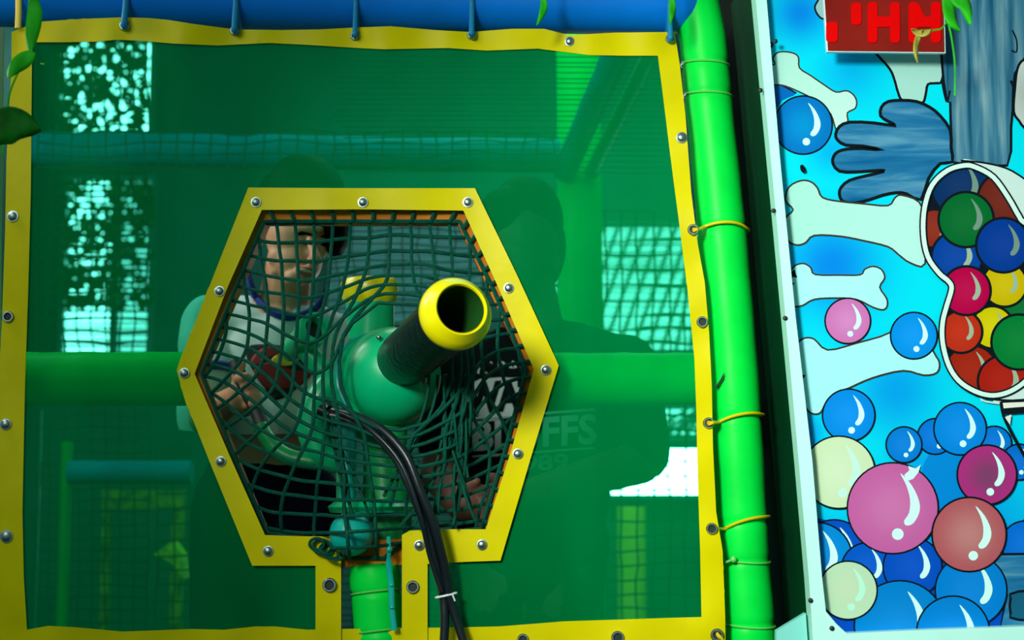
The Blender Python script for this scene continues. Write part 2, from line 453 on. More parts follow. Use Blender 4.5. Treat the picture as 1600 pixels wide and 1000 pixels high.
tag(b.build('padded_post', M['post_dark']), 'slim green upright low inside at left under the blue bar', 'post')
b = MB(); p0 = P(65, 640, .9); b.tube([Vector((p0.x, .9, p0.z)), down(p0)], .0035, 8)
tag(b.build('metal_pole', M['metal']), 'thin pale metal pole low inside near the left yellow border', 'pole')
b = MB(); p0 = P(986, 790, 1.7); padded(b, p0, down(p0), 22*S(1.7), 20, wobble=.01)
tag(b.build('padded_post', mat('yellow_foam_vinyl', (.95, .85, 0), .5, var=.1)), 'yellow padded upright seen low inside at right below the white window', 'post')
b = MB()
for x0, x1, y0, y1 in ((158, 285, 766, 795),): 
    p0 = P(x0, y1, 1.7); p1 = P(x1, y0, 1.7); b.box((p0.x, 1.7, p0.z), (p1.x, 1.75, p1.z)); b.box((p1.x-.03, 1.71, .2), (p1.x, 1.74, p0.z+.01)); b.box((p0.x, 1.71, .2), (p0.x+.02, 1.74, p0.z+.01))
tag(b.build('foam_bar', mat('dim_yellow_foam', (.30, .30, .0), .6, var=.8, vscale=30), None, False), 'dim yellow foam bar low inside at left under the blue bar', 'foam bar')
b = MB(); b.prism([(268, 846), (284, 866), (288, 905), (268, 880), (240, 866)], 1.2, 1.26)
tag(b.build('foam_block', mat('yellow_foam_block', (.75, .80, .0), .6, var=.6, vscale=60), None, False), 'small yellow foam block low inside, left of the boy\'s legs', 'foam block')

def farnet(name, x0, y0, x1, y1, Y, sx, sy, r, label, jit=2.5, seed=1):
    b = MB(); rn = random.Random(seed)
    nx = int((x1-x0)/sx)+1; ny = int((y1-y0)/sy)+1
    pos = lambda i, j: P(x0+i*sx+jit*noise.noise((i*.45, j*.33, seed))*2.5+rn.uniform(-.8, .8), y0+j*sy+jit*noise.noise((i*.3+9, j*.4, seed))*2.5, Y)
    g = [[pos(i, j) for j in range(ny)] for i in range(nx)]
    for i in range(nx): b.tube(g[i], r, 5)
    for j in range(ny): b.tube([g[i][j] for i in range(nx)], r, 5)
    return tag(b.build(name, M['rope_far']), label, 'net')
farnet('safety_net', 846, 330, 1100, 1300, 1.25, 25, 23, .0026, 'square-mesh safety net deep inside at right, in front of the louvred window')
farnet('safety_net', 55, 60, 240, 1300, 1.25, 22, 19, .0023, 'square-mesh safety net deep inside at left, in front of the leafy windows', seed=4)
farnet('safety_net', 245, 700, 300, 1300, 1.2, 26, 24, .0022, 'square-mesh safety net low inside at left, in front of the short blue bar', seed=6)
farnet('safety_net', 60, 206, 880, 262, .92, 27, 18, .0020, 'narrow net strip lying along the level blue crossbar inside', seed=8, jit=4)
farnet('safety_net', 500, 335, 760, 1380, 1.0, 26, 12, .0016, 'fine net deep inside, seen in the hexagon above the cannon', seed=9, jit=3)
b = MB()
for k in range(22):
    y = 88+k*8.2+.1*k*k*.2; b.tube([P(530+10*math.sin(k), y, .6), P(760, y+2*math.sin(k*2), .6), P(1040, y+2, .6)], .0011, 5)
b.tube([P(958, 92, .59), P(866, 258, .59)], .0014, 5)
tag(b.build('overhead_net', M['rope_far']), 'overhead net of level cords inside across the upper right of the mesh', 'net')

# ================================================================== MESH PANEL
def yf(x, y):
    v = .0035*math.sin(x*.018+y*.004)+.002*math.sin(x*.041-y*.01)+.003*math.sin(y*.012+1)
    e = math.exp(-((y-60)/35)**2)
    for gx in (195, 367, 555, 737, 890, 1047): v += e*.005*math.exp(-((x-gx)/26)**2)*1
    v += e*.003*math.sin(x*.06)
    v += math.exp(-((x-1090)/40)**2)*.003*math.sin(y*.05)
    v += math.exp(-((y-1000)/40)**2)*.003*math.sin(x*.05)
    return v
topE = [(60, 34), (120, 30), (190, 27), (230, 28), (262, 31), (300, 37), (367, 46), (440, 47), (500, 46), (555, 43), (610, 41), (680, 47), (735, 50), (800, 45), (850, 45), (890, 55), (960, 51), (1054, 50)]
rightE = [(1062, 100), (1071, 180), (1080, 300), (1090, 380), (1101, 440), (1108, 520), (1112, 600), (1114, 700), (1119, 800), (1129, 860), (1133, 960), (1134, 1030)]
leftE = [(-6, 1030), (-4, 800), (-2, 600), (3, 500), (8, 360), (10, 250), (14, 180), (18, 100), (18, 50)]
outer = topE+rightE+leftE
inner = [(50, 66), (100, 66), (150, 65), (182, 62), (225, 64), (270, 68), (340, 71), (420, 67), (480, 70), (560, 75), (600, 77), (700, 75), (760, 79), (840, 76), (920, 86), (975, 87), (1028, 87),
         (1036, 150), (1047, 240), (1060, 340), (1074, 450), (1085, 560), (1088, 640), (1090, 740), (1094, 860), (1096, 964),
         (1000, 967), (880, 971), (780, 979), (668, 981), (580, 982), (480, 984), (430, 979), (400, 979), (350, 984), (300, 983), (190, 987), (115, 980), (75, 978), (42, 984),
         (37, 900), (35, 800), (37, 700), (39, 600), (44, 450), (48, 300), (49, 180)]
hexI = [(409, 328), (567, 327), (724, 329), (779, 450), (834, 577), (800, 700), (759, 827), (700, 827), (640, 829), (628, 836), (628, 1035), (533, 1035), (533, 838), (470, 838), (414, 836), (360, 715), (304, 584), (355, 450)]
hexO = [(388, 293), (565, 294), (742, 294), (808, 430), (873, 571), (828, 720), (782, 876), (725, 878), (668, 881), (668, 1034), (493, 1034), (493, 884), (440, 884), (394, 884), (333, 735), (288, 622), (276, 578), (332, 435)]
panel = thing('mesh_panel', P(565, 1030, 0), 'large green see-through mesh panel with yellow vinyl border and a hexagonal opening', 'mesh panel')
sheet('mesh_fabric', [(x, y) for x, y in outer], [hexI], lambda x, y: yf(x, y)+.001, M['scrim'], panel, 16, 0)
sheet('outer_border', outer, [inner], lambda x, y: yf(x, y)-.004, M['yellow'], panel, 9, .0012)
sheet('opening_border', hexO, [hexI], lambda x, y: yf(x, y)-.0075, M['yellow'], panel, 9, .0012)

def washer(c, r, hole=True, tilt=0):
    b = MB(); a = Vector(c); f = a+Vector((0, -.004, 0))
    if hole: b.lathe(a, f, [(0, r*1.0), (.6, r*1.0), (1.0, r*.86), (1.0, r*.7), (.6, r*.58), (-.3, r*.56)], 24, cap=False)
    else: b.lathe(a, f, [(0, r), (.3, r), (.35, r*.78), (.9, r*.7), (1.25, r*.45), (1.3, 0.0001)], 24, cap=False)
    return b
grom = [(195, 40, 9, 1), (367, 48, 8, 1), (555, 56, 8, 1), (737, 55, 8, 1), (890, 65, 8, 0), (1047, 61, 8, 1),
        (1065, 215, 9, 0), (1083, 359, 9, 1), (1097, 503, 9, 1), (1107, 661, 9, 1), (1112, 826, 9, 1), (1120, 992, 10, 1),
        (20, 338, 9, 0), (13, 495, 9, 1), (9, 663, 9, 0), (10, 838, 10, 0),
        (515, 914, 11, 1), (645, 917, 10, 1), (817, 999, 9, 1), (965, 996, 10, 1)]
bolts = [(400, 316), (567, 316), (731, 316), (795, 450), (853, 578), (809, 709), (753, 851), (655, 852), (419, 861), (345, 721), (288, 583), (343, 455)]
for x, y, r, h in grom:
    c = P(x, y, yf(x, y)-(.0085 if (x, y) in ((515, 914), (645, 917)) else .005))
    g = washer(c, r*S(0), bool(h)).build('grommet' if h else 'bolt', M['metal'], panel)
    if h:
        b = MB(); q = c+Vector((0, -.0008, 0)); n = 20; rr = r*S(0)*.62
        b.add([q+Vector((math.cos(k*6.2832/n)*rr, 0, math.sin(k*6.2832/n)*rr)) for k in range(n)], [tuple(range(n))]); b.build('grommet_hole', M['hole'], g, False)
for x, y in bolts:
    c = P(x, y, yf(x, y)-.0085)
    washer(c, 8.2*S(0), False).build('bolt', M['metal'], panel)

# straps holding the panel to the blue beam
def beam_strap(x, yg, w, mt, label, flat=.35, cat='strap', group=None):
    b = MB(); gp = P(x, yg, -.006); cz = P(x, -6+x*.012, .047); pts = [gp+Vector((0, .012, 0)), gp+Vector((0, -.004, -.001)), gp+Vector((0, -.004, .008))]
    for k in range(17):
        a = math.radians(205-k*22); pts.append(Vector((gp.x, cz.y+.0535*math.cos(a), cz.z+.0535*math.sin(a))))
    b.tube(cr(pts, 3, False), w*S(0)/2, 10, flat=.9)
    return tag(b.build('cable_tie', mt), label, 'cable tie', group)
for x, yg, w, lb in ((195, 40, 12, 'blue tie looped over the blue beam, leftmost of the blue ties'), (367, 47, 11, 'blue tie over the blue beam, above the hexagon\'s left corner'),
                     (555, 55, 9, 'blue tie over the blue beam, above the middle of the hexagon'), (737, 54, 10, 'blue tie over the blue beam, above the hexagon\'s right corner'),
                     (1047, 61, 10, 'blue tie over the blue beam beside the green post, with a leaf on it')):
    beam_strap(x, yg, w, M['strap'], lb, group='blue ties over the blue beam')
b = MB(); b.tube([P(29, -30, .0), P(29, 20, -.004), P(28, 44, -.004)], 5*S(0), 8, flat=.6)
tag(b.build('cable_tie', M['ytie']), 'yellow tie at the top left corner of the mesh panel beside the leaves', 'cable tie')
# yellow ties round the right post
def post_tie(gx, gy, ey, lb, mt=None):
    b = MB(); c = P(rpx((gy+ey)/2), (gy+ey)/2, YP); R_ = 41.5*S(YP)
    g = P(gx, gy, -.008); pts = [g+Vector((0, .012, .0)), g+Vector((.001, -.002, 0)), P(gx+9, gy-1, -.002)]
    n = 22
    for k in range(n+1):
        a = math.radians(212 + (330-180)*k/n*1.9) if False else math.radians(222 + 285*k/n)
        t = k/n; yy = gy + (ey-gy)*min(1, max(0, t*2.6)); zc = P(rpx(yy), yy, YP)
        pts.append(Vector((zc.x+R_*math.cos(a), YP+R_*math.sin(a), zc.z - .006*math.sin(min(1, t*2.6)*math.pi)*-1)))
    b.tube(cr(pts, 2, False), 4.2*S(0), 8, flat=.6)
    return tag(b.build('cable_tie', mt or M['ytie']), lb, 'cable tie', 'yellow ties round the green post')
post_tie(1083, 359, 360, 'yellow tie round the green post, topmost of the three')
post_tie(1107, 661, 648, 'yellow tie round the green post, middle one of the three')
post_tie(1112, 826, 807, 'yellow tie round the green post, lowest of the three')
b = MB(); b.tube(cr([P(1121, 989, .0), P(1121, 992, -.012), P(1128, 1000, -.012), P(1132, 1015, -.002), P(1135, 1040, .02)], 4, False), 4.5*S(0), 8, flat=.6)
tag(b.build('cable_tie', M['ytie']), 'yellow tie end at the panel\'s bottom right corner grommet', 'cable tie')

# orange hexagonal frame behind the opening
ho = [(392, 298), (738, 298), (868, 573), (778, 870), (640, 882), (520, 886), (398, 878), (282, 580)]
hi = [(416, 347), (714, 347), (822, 577), (752, 826), (640, 843), (520, 843), (416, 834), (313, 584)]
b = MB(); b.prism(ho, .012, .052, hi)
tag(b.build('hexagonal_frame', M['orange'], None, False), 'orange hexagonal frame behind the yellow-edged opening, net tied to it', 'frame')

# ================================================================== CANNON
YB = .07
can = thing('ball_cannon', P(590, 800, YB), 'green toy ball cannon with black barrel and yellow muzzle poking through the net', 'cannon')
base = P(634, 560, -.02); muz = P(721, 482, -.30)
ax = (muz-base).normalized()
rb = 45*S(-.12)
b = MB(); L_ = (muz-base).length
b.lathe(base-ax*.03, muz, [(0, rb*.98), (.1, rb*.98), (.12, rb*1.02), (.3, rb), (.5, rb*1.01), (.7, rb), (.9, rb*1.0)], 48, cap=False)
b.build('barrel', M['cblack'], can)
R1 = 58.5*S(-.29); R0 = 39.5*S(-.30)
b = MB(); st = muz-ax*.052
q = [(0, R1*.78), (.16, R1*.92), (.34, R1*1.0), (.52, R1*.995), (.74, R1*.90), (.88, R1*.79), (.97, R1*.745), (1.0, R1*.72), (.995, R1*.69), (.93, R0*.97), (.2, R0*.97), (0, R0*.97)]
b.lathe(st, muz, q, 64, cap=False); b.build('muzzle_ring', M['cyellow'], can)
b = MB(); b.lathe(base, muz-ax*.003, [(0, 0.0001), (0.02, R0*.955), (1, R0*.955)], 48, cap=False); b.build('bore', M['bore'], can)
# body
b = MB()
bc = P(612, 588, .055)
b.ball(bc, 77*S(.06), 48)
b.build('body_shell', M['cgreen'], can)
b = MB(); back = P(505, 660, .24); d = (back-bc)
b.lathe(bc+d*.10, back, [(0, .080), (.04, .083), (.1, .083), (.12, .074), (.5, .064), (.85, .055), (1.0, .040)], 48)
b.build('rear_housing', M['cgreen'], can)
b = MB()
for k, (rr, t) in enumerate(((.084, .13), (.079, .22))):
    b.tube(ring_path(bc+d*t, d, rr*.985, 48), .0035, 8, closed=True)
b.build('clamp_ring', M['cteal'], can)
# hopper cup on top
t0 = P(580, 530, .14); t1 = P(577, 436, .14)
b = MB(); b.lathe(t0, t1, [(0, 36*S(.14)), (.6, 38*S(.14)), (.7, 39*S(.14))], 40); b.build('hopper_neck', M['cgreen'], can)
b = MB(); b.lathe(t0, t1, [(.58, 38*S(.14)), (.66, 43*S(.14)), (.72, 45.5*S(.14)), (.76, 45*S(.14)), (.80, 46*S(.14)), (.94, 45*S(.14)), (1.0, 41*S(.14)), (1.0, 35*S(.14)), (.8, 34*S(.14))], 12, cap=False)
b.build('hopper_collar', M['cyellow'], can)
# side nozzle
b = MB(); n0 = P(455, 560, .13); n1 = P(494, 512, .05)
b.lathe(P(455, 548, .15), P(494, 512, .06), [(0, 19*S(.1)), (.6, 21*S(.1)), (.75, 26*S(.1)), (1, 26*S(.1)), (1, 17*S(.1)), (.7, 16*S(.1))], 30, cap=False)
b.tube([P(470, 535, .12), P(505, 580, .12), P(530, 610, .12)], 17*S(.1), 20)
o = b.build('side_nozzle', M['cgreen'], can)
b = MB(); b.lathe(P(485, 521, .082), P(489, 517, .075), [(0, 17*S(.1)), (1, 17*S(.1))], 24); b.build('nozzle_bore', M['hole'], o)
# funnel shaped grip arm and curved handle
b = MB(); b.tube(cr([P(525, 590, .10), P(500, 620, .09), (P(485, 660, .09)), P(500, 705, .09), P(530, 720, .1)], 5, False), 22*S(.1), 20); b.build('grip_housing', M['cgreen'], can)
b = MB(); b.tube(cr([P(408, 668, .12), P(425, 695, .10), P(452, 714, .09), P(500, 722, .09), P(545, 716, .1)], 6, False), 13*S(.1), 20); b.build('handle_pipe', M['cgreen2'], can)
b = MB(); b.tube(cr([P(368, 566, .20), P(380, 600, .18), P(400, 640, .16), P(415, 680, .13)], 5, False), 11*S(.15), 16); b.build('handle_grip', M['hole'], can)
# stand
b = MB()
b.lathe(P(600, 640, .08), P(603, 800, .08), [(0, .040), (.3, .036), (.5, .034), (.75, .036), (1, .040)], 32)
b.box(tuple(P(525, 800, .03)), tuple(P(545, 670, .05)))
b.build('stand_column', M['cgreen2'], can)
b = MB(); b.tube([P(545, 650, .035), P(542, 790, .03)], 13*S(.03), 16); b.tube([P(535, 742, .022), P(541, 785, .018)], 5*S(0), 10); b.build('stand_strut', M['cteal'], can)
b = MB(); b.lathe(P(585, 800, .06), P(585, 782, .06), [(0, .070), (.5, .074), (1, .062), (1.2, .03)], 36); b.build('stand_flange', M['cgreen'], can)
b = MB(); b.ball(P(549, 834, -.018), 34*S(0), 32); b.build('end_ball', M['cteal'], can)
b = MB(); b.lathe(P(600, 802, .08), P(600, 872, .08), [(0, .045), (1, .042)], 30); b.build('stand_foot', M['cgreen2'], can)
for x, y, Y in ((591, 592, -.012), (592, 527, -.01), (664, 597, .0)):
    b = MB(); b.ball(P(x, y, Y), .0042, 12); b.build('screw', M['metal'], can)
b = MB(); b.ball(P(512, 648, .03), (.014, .012, .011), 20); b.tube([P(500, 640, .03), P(530, 655, .02)], .010, 14); b.tube([P(515, 640, .02), P(508, 625, .04)], .007, 12)
o = b.build('hose_fitting', M['hose'], can)
b = MB(); b.ball(P(511, 647, .014), .004, 12); b.build('fitting_screw', M['metal'], o)
# pedestal
YD = .03
ped = thing('padded_post', down(P(590, 1030, YD)), 'short bright green padded post standing under the cannon', 'post')
pts = []; rs = []; y = 880
prof = {}
while y <= 1100:
    t = y-880; rr = 38*(1-.30*math.exp(-t/1.5)) if t < 12 else 38
    if 8 < t < 45: rr = 38+1.5*math.sin((t-8)/37*math.pi)
    for q in (925, 986): rr *= 1-.07*math.exp(-((y-q)/4)**2)
    pts.append(P(584+(y-880)*.075, y, YD)); rs.append(rr*S(YD)); y += 2.5
b = MB(); b.tube(pts+[down(pts[-1])], rs+[rs[-1]], 40); b.build('foam_sleeve', M['post'], ped)
for q in (925, 986):
    c = P(584+(q-880)*.075, q, YD); b = MB(); b.tube(ring_path(c, Vector((-.12, .10, 1)), 38.5*S(YD)), .0016, 6, closed=True); b.build('clear_tie', M['clear'], ped)
b = MB(); b.tube(cr([P(607, 838, -.03), P(608, 862, -.028), P(607, 880, -.022), P(611, 915, -.018), P(612, 950, -.018), P(616, 985, -.018)], 4, False), [3*S(0)]*8+[4.6*S(0)]*13, 8, flat=.5)
for y in (914, 949): b.ball(P(611.5+(y-914)*.03, y, -.020), (.0045, .003, .003), 10)
b.ball(P(608, 858, -.03), .005, 10)
tag(b.build('hanging_strap', M['cteal']), 'narrow teal green strap hanging from the net over the short padded post', 'strap')

# black hoses
hz = thing('hose_bundle', P(700, 1000, -.06), 'pair of black hoses hanging from the cannon over the mesh panel', 'hose')
pa = [P(515, 650, .02), P(548, 660, -.02), P(585, 680, -.045), P(618, 715, -.06), P(642, 765, -.065), P(664, 820, -.06), P(680, 880, -.05), P(692, 928, -.04), P(695, 965, -.04), P(694, 1000, -.04), P(690, 1060, -.04)]
pb = [P(520, 642, .02), P(560, 652, -.025), P(598, 672, -.05), P(634, 712, -.067), P(656, 765, -.072), P(678, 820, -.066), P(694, 880, -.052), P(702, 928, -.043), P(711, 962, -.04), P(725, 1005, -.04), P(740, 1060, -.04)]
for q in (pa, pb):
    b = MB(); b.tube(cr(q, 6, False), 7.2*S(-.05), 14); b.build('hose', M['hose'], hz)
b = MB(); b.tube(cr([P(530, 645, -.01), P(575, 668, -.055), P(625, 722, -.075), P(655, 800, -.075), P(672, 870, -.058), P(690, 925, -.05)], 6, False), 4*S(-.05), 10); b.build('thin_cable', M['hose'], hz)
c = P(697, 930, -.0415); b = MB(); q = [c+Vector((.0155*math.cos(a), .0085*math.sin(a), .0035*math.cos(a))) for a in [k*6.2832/30 for k in range(30)]]
b.tube(q, .0018, 6, closed=True); b.tube([P(706, 927, -.05), P(711, 939, -.048)], .0014, 6); b.build('zip_tie', M['white'], hz)

# ================================================================== ROPE NET
hexN = [(404, 338), (567, 336), (728, 338), (783, 450), (830, 577), (796, 700), (757, 834), (700, 834), (640, 842), (615, 872), (575, 878), (535, 872), (505, 852), (470, 842), (410, 840), (356, 715), (307, 584), (358, 450)]
def dist_poly(x, y, poly):
    best = 1e9; p = Vector((x, y))
    for i in range(len(poly)):
        a = Vector(poly[i]); b2 = Vector(poly[(i+1) % len(poly)]); ab = b2-a
        t = max(0, min(1, (p-a).dot(ab)/ab.length_squared)); best = min(best, (a+ab*t-p).length)
    return best
def warp(x, y):
    # pull of the gathers
    g = math.exp(-(((x-410)/145)**2+((y-700)/200)**2)); a = math.radians(46)*g
    dx, dy = x-430, y-600; x, y = 430+dx*math.cos(a)-dy*math.sin(a), 600+dx*math.sin(a)+dy*math.cos(a)
    g = math.exp(-(((x-760)/90)**2+((y-640)/130)**2)); a = math.radians(-38)*g
    dx, dy = x-740, y-640; x, y = 740+dx*math.cos(a)-dy*math.sin(a), 640+dx*math.sin(a)+dy*math.cos(a)
    dx, dy = 517-x, 655-y; k = .38*math.exp(-(dx*dx+dy*dy)/(2*75**2)); x += dx*k; y += dy*k
    k = .5*math.exp(-((x-690)/50)**2)*(1/(1+math.exp(-(y-560)/25)))*(1/(1+math.exp((y-800)/20))); x += (692-x)*k
    # sag: horizontals droop
    y += 16*math.exp(-((x-600)/170)**2)*math.exp(-((y-430)/70)**2)
    # opening round the ball front and the barrel
    cx, cy, rx, ry = 620, 570, 86, 100
    u, v = (x-cx)/rx, (y-cy)/ry; r = math.hypot(u, v)
    if r < 2.7:
        if r < 1e-3: u, v, r = 0, -1e-3, 1e-3
        rn = 1+(r/2.7)**1.35*1.7
        x, y = cx+u/r*rn*rx, cy+v/r*rn*ry
    x += 3*noise.noise((x*.02, y*.02, 3)); y += 4*noise.noise((x*.02, y*.02, 7))
    return x, y
def ynet(x, y):
    d = dist_poly(x, y, hexN)
    Y = .024-.075*min(1, d/95)
    Y -= .088*math.exp(-(((x-555)/55)**2+((y-850)/42)**2))
    return Y
b = MB(); rn = random.Random(2)
def strand(seq, rad):
    run = []
    runs = []
    for x, y in seq:
        wx, wy = warp(x, y)
        if inside((wx, wy), hexN): run.append((wx, wy))
        else:
            if len(run) > 2: runs.append(run)
            run = []
    if len(run) > 2: runs.append(run)
    for r in runs:
        b.tube([P(x, y, ynet(x, y)+rad*.4*math.sin(i*1.1)) for i, (x, y) in enumerate(r)], rad, 6)
rad = 3.0*S(0)
i = 0; x = 236
while x < 960:
    strand([(x, yy) for yy in range(300, 960, 7)], rad); x += 31
y = 319
while y < 960:
    strand([(xx, y) for xx in range(230, 960, 7)], rad); y += 27.5
# border cord
bc_ = dens(hexN[:8]+[(640, 842)], 14)
b.tube([P(x, y, .008) for x, y in dens([(413, 346), (567, 346), (718, 346), (772, 455), (822, 577), (790, 700), (752, 826), (640, 836), (600, 872), (545, 872), (508, 848), (418, 832), (365, 712), (315, 584), (366, 455)], 12)], rad*1.15, 6, closed=True)
# lashings round the orange frame
fr = [(413, 346), (567, 346), (718, 346), (772, 455), (822, 577), (790, 700), (752, 826)]
fo = [(404, 326), (567, 326), (728, 328), (784, 450), (838, 577), (804, 700), (762, 834)]
for s_ in range(6):
    n = 9 if s_ < 2 else 5
    if s_ < 2: n = 5
    for k in range(n):
        t = (k+.5)/n; a0 = Vector(fr[s_]).lerp(Vector(fr[s_+1]), t); a1 = Vector(fo[s_]).lerp(Vector(fo[s_+1]), t)
        b.tube([P(a0.x, a0.y, .004), P(a1.x, a1.y, .004)], rad, 6)
# loose bunched strands right of the ball
for k in range(12):
    x0 = rn.uniform(668, 735); x1 = rn.uniform(600, 745); y1 = rn.uniform(740, 850); ph = rn.uniform(0, 6)
    pts = []
    for q in range(12):
        t = q/11; xx = x0+(x1-x0)*t**1.6+9*math.sin(t*5+ph)*t; yy = 585+(y1-585)*t
        pts.append(P(xx, yy, -.05+.02*t+.008*math.sin(ph+q)))
    b.tube(pts, rad*.85, 5)
for k in range(5):
    x0 = 512+rn.uniform(-12, 14); x1 = rn.uniform(500, 600); ph = rn.uniform(0, 6); pts = []
    for q in range(10):
        t = q/9; pts.append(P(x0+(x1-x0)*t+6*math.sin(t*5+ph)*t, 650+t*180, -.035-.01*math.sin(t*3)))
    b.tube(pts, rad*.8, 5)
for k in range(5):   # loops spilling over the lower yellow edge
    cx, cy, rr = 495+k*8, 850+k*4, 9+2*(k % 2)
    b.tube([P(cx+rr*1.3*math.cos(a), cy+rr*math.sin(a), -.022-.004*k*math.sin(a)) for a in [q*6.2832/14 for q in range(14)]], rad*.8, 5, closed=True)
tag(b.build('rope_net', M['rope']), 'dark green knotted rope net stretched in the hexagonal opening around the cannon', 'net')

# ================================================================== PEOPLE
def blob(items, voxel, smooth=3, name='tmp', jitter=0):
    b = MB()
    for it in items:
        if it[0] == 'b': b.ball(it[1], it[2], 24, it[3] if len(it) > 3 else None)
        else:
            _, pts, rs = it
            # rounded ended tapered tube, resampled
            P_ = [Vector(p) for p in pts]; out = []; rr = []
            for i in range(len(P_)-1):
                n = 6
                for k in range(n): out.append(P_[i].lerp(P_[i+1], k/n)); rr.append(rs[i]+(rs[i+1]-rs[i])*k/n)
            out.append(P_[-1]); rr.append(rs[-1])
            b.tube(out, rr, 16); 
            for p, r in zip(P_, rs): b.ball(p, r*.995, 16)
    me = bpy.data.meshes.new(name); me.from_pydata(b.v, [], b.f); o = bpy.data.objects.new(name, me); COL.objects.link(o)
    m1 = o.modifiers.new('r', 'REMESH'); m1.mode = 'VOXEL'; m1.voxel_size = voxel
    m2 = o.modifiers.new('s', 'SMOOTH'); m2.iterations = smooth; m2.factor = .6
    dg = bpy.context.evaluated_depsgraph_get(); dg.update()
    r = bpy.data.meshes.new_from_object(o.evaluated_get(dg)); bpy.data.objects.remove(o); bpy.data.meshes.remove(me)
    if jitter:
        for v in r.vertices:
            q = v.co; k = noise.noise(q*14)*.6+noise.noise(Vector((q.x*30, q.y*30, q.z*10)))*.5
            v.co += v.normal*k*jitter
    r.name = name
    return r
def cut(me, co, no):
    bm = bmesh.new(); bm.from_mesh(me); bmesh.ops.bisect_plane(bm, geom=bm.verts[:]+bm.edges[:]+bm.faces[:], plane_co=co, plane_no=no, clear_outer=True); bm.to_mesh(me); bm.free(); return me
def bvh(me): return BVHTree.FromPolygons([v.co.copy() for v in me.vertices], [tuple(p.vertices) for p in me.polygons])
def onto(tree, px, py, off=.002, fb=.4):
    d = (P(px, py, 1)-CAM).normalized(); h = tree.ray_cast(CAM, d)[0]
    return h-d*off if h else P(px, py, fb)
def decal(name, tree, poly, mt, parent, off=.002, step=5, fb=.4, holes=()):
    V, F = tri(dens(poly, step), [dens(h, step) for h in holes], step)
    me = bpy.data.meshes.new(name); me.from_pydata([onto(tree, v.x, v.y, off, fb) for v in V], [], F)
    o = link(name, me, mt, parent); md = o.modifiers.new('t', 'SOLIDIFY'); md.thickness = .0006; return o
def px(r, Y): return r*S(Y)

# ---- the boy
def hand(ctr, wrist, side, Y, wrap, r=.0085):
    """palm + 5 fingers curling round an axis: ctr palm centre, wrap = list of finger polylines"""
    out = [('b', ctr, (.026, .018, .034)), ('t', [wrist, ctr], [.021, .022])]
    for f in wrap: out.append(('t', f[0], f[1]))
    return out
boy = thing('person', Vector((P(420, 760, .47).x, .47, .2)), 'boy in grey t-shirt with blue collar, head bowed, gripping the cannon handle', 'person')
hy = .34
skull = P(474, 318, hy+.02)
sh_l = P(325, 508, .42); el_l = P(322, 652, .36); wr_l = P(366, 622, .23)
sh_r = P(528, 530, .45); el_r = P(575, 660, .45); wr_r = P(545, 650, .30)
hip = P(415, 770, .47)
bodyi = [
 ('b', skull, (px(60, hy), .078, px(66, hy))),
 ('b', P(466, 372, hy-.008), (px(50, hy), .066, px(58, hy))),
 ('b', P(464, 408, hy-.022), (px(40, hy), .050, px(40, hy))),
 ('b', P(462, 434, hy-.048), (px(20, hy), .026, px(15, hy))), ('b', P(440, 425, hy-.02), (px(18, hy), .03, px(12, hy))),
 ('b', P(438, 402, hy-.030), (px(20, hy), .030, px(20, hy))),
 ('b', P(492, 396, hy-.045), (px(18, hy), .028, px(18, hy))),
 ('b', P(476, 358, hy-.060), (px(30, hy), .016, px(9, hy))),       # brow
 ('t', [P(484, 374, hy-.075), P(491, 395, hy-.090), P(493, 404, hy-.094)], [.007, .009, .0105]),  # nose
 ('b', P(485, 406, hy-.084), (.008, .008, .006)), ('b', P(500, 405, hy-.080), (.008, .008, .006)),
 ('b', P(480, 420, hy-.076), (.022, .014, .006)), ('b', P(477, 432, hy-.062), (.018, .013, .006)),
 ('b', P(409, 358, hy+.008), (.013, .014, .023)), ('b', P(403, 350, hy+.012), (.009, .016, .014)), ('b', P(414, 374, hy+.010), (.007, .008, .008)),
 ('t', [P(455, 400, hy+.06), P(440, 500, .44)], [.043, .050]),
 ('t', [P(440, 505, .43), sh_l], [.055, .044]), ('t', [P(440, 505, .43), sh_r], [.055, .044]),
 ('b', P(425, 570, .45), (.115, .080, .13)), ('b', P(420, 680, .46), (.105, .080, .13)), ('b', P(415, 770, .47), (.11, .085, .09)),
 ('t', [sh_l, el_l], [.042, .031]), ('t', [el_l, wr_l], [.033, .021]),
 ('t', [sh_r, el_r], [.042, .031]), ('t', [el_r, wr_r], [.032, .021]),
 ('t', [P(370, 790, .47), Vector((P(365, 790, .47).x, .45, .66)), Vector((P(365, 790, .47).x, .49, .25))], [.075, .052, .036]),
 ('t', [P(465, 790, .47), Vector((P(475, 790, .47).x, .45, .66)), Vector((P(475, 790, .47).x, .49, .25))], [.075, .052, .036]),
 ('t', [Vector((P(365, 790, .47).x, .50, .235)), Vector((P(365, 790, .47).x-.01, .37, .225))], [.035, .026]),
 ('t', [Vector((P(475, 790, .47).x, .50, .235)), Vector((P(475, 790, .47).x+.01, .37, .225))], [.035, .026]),
]
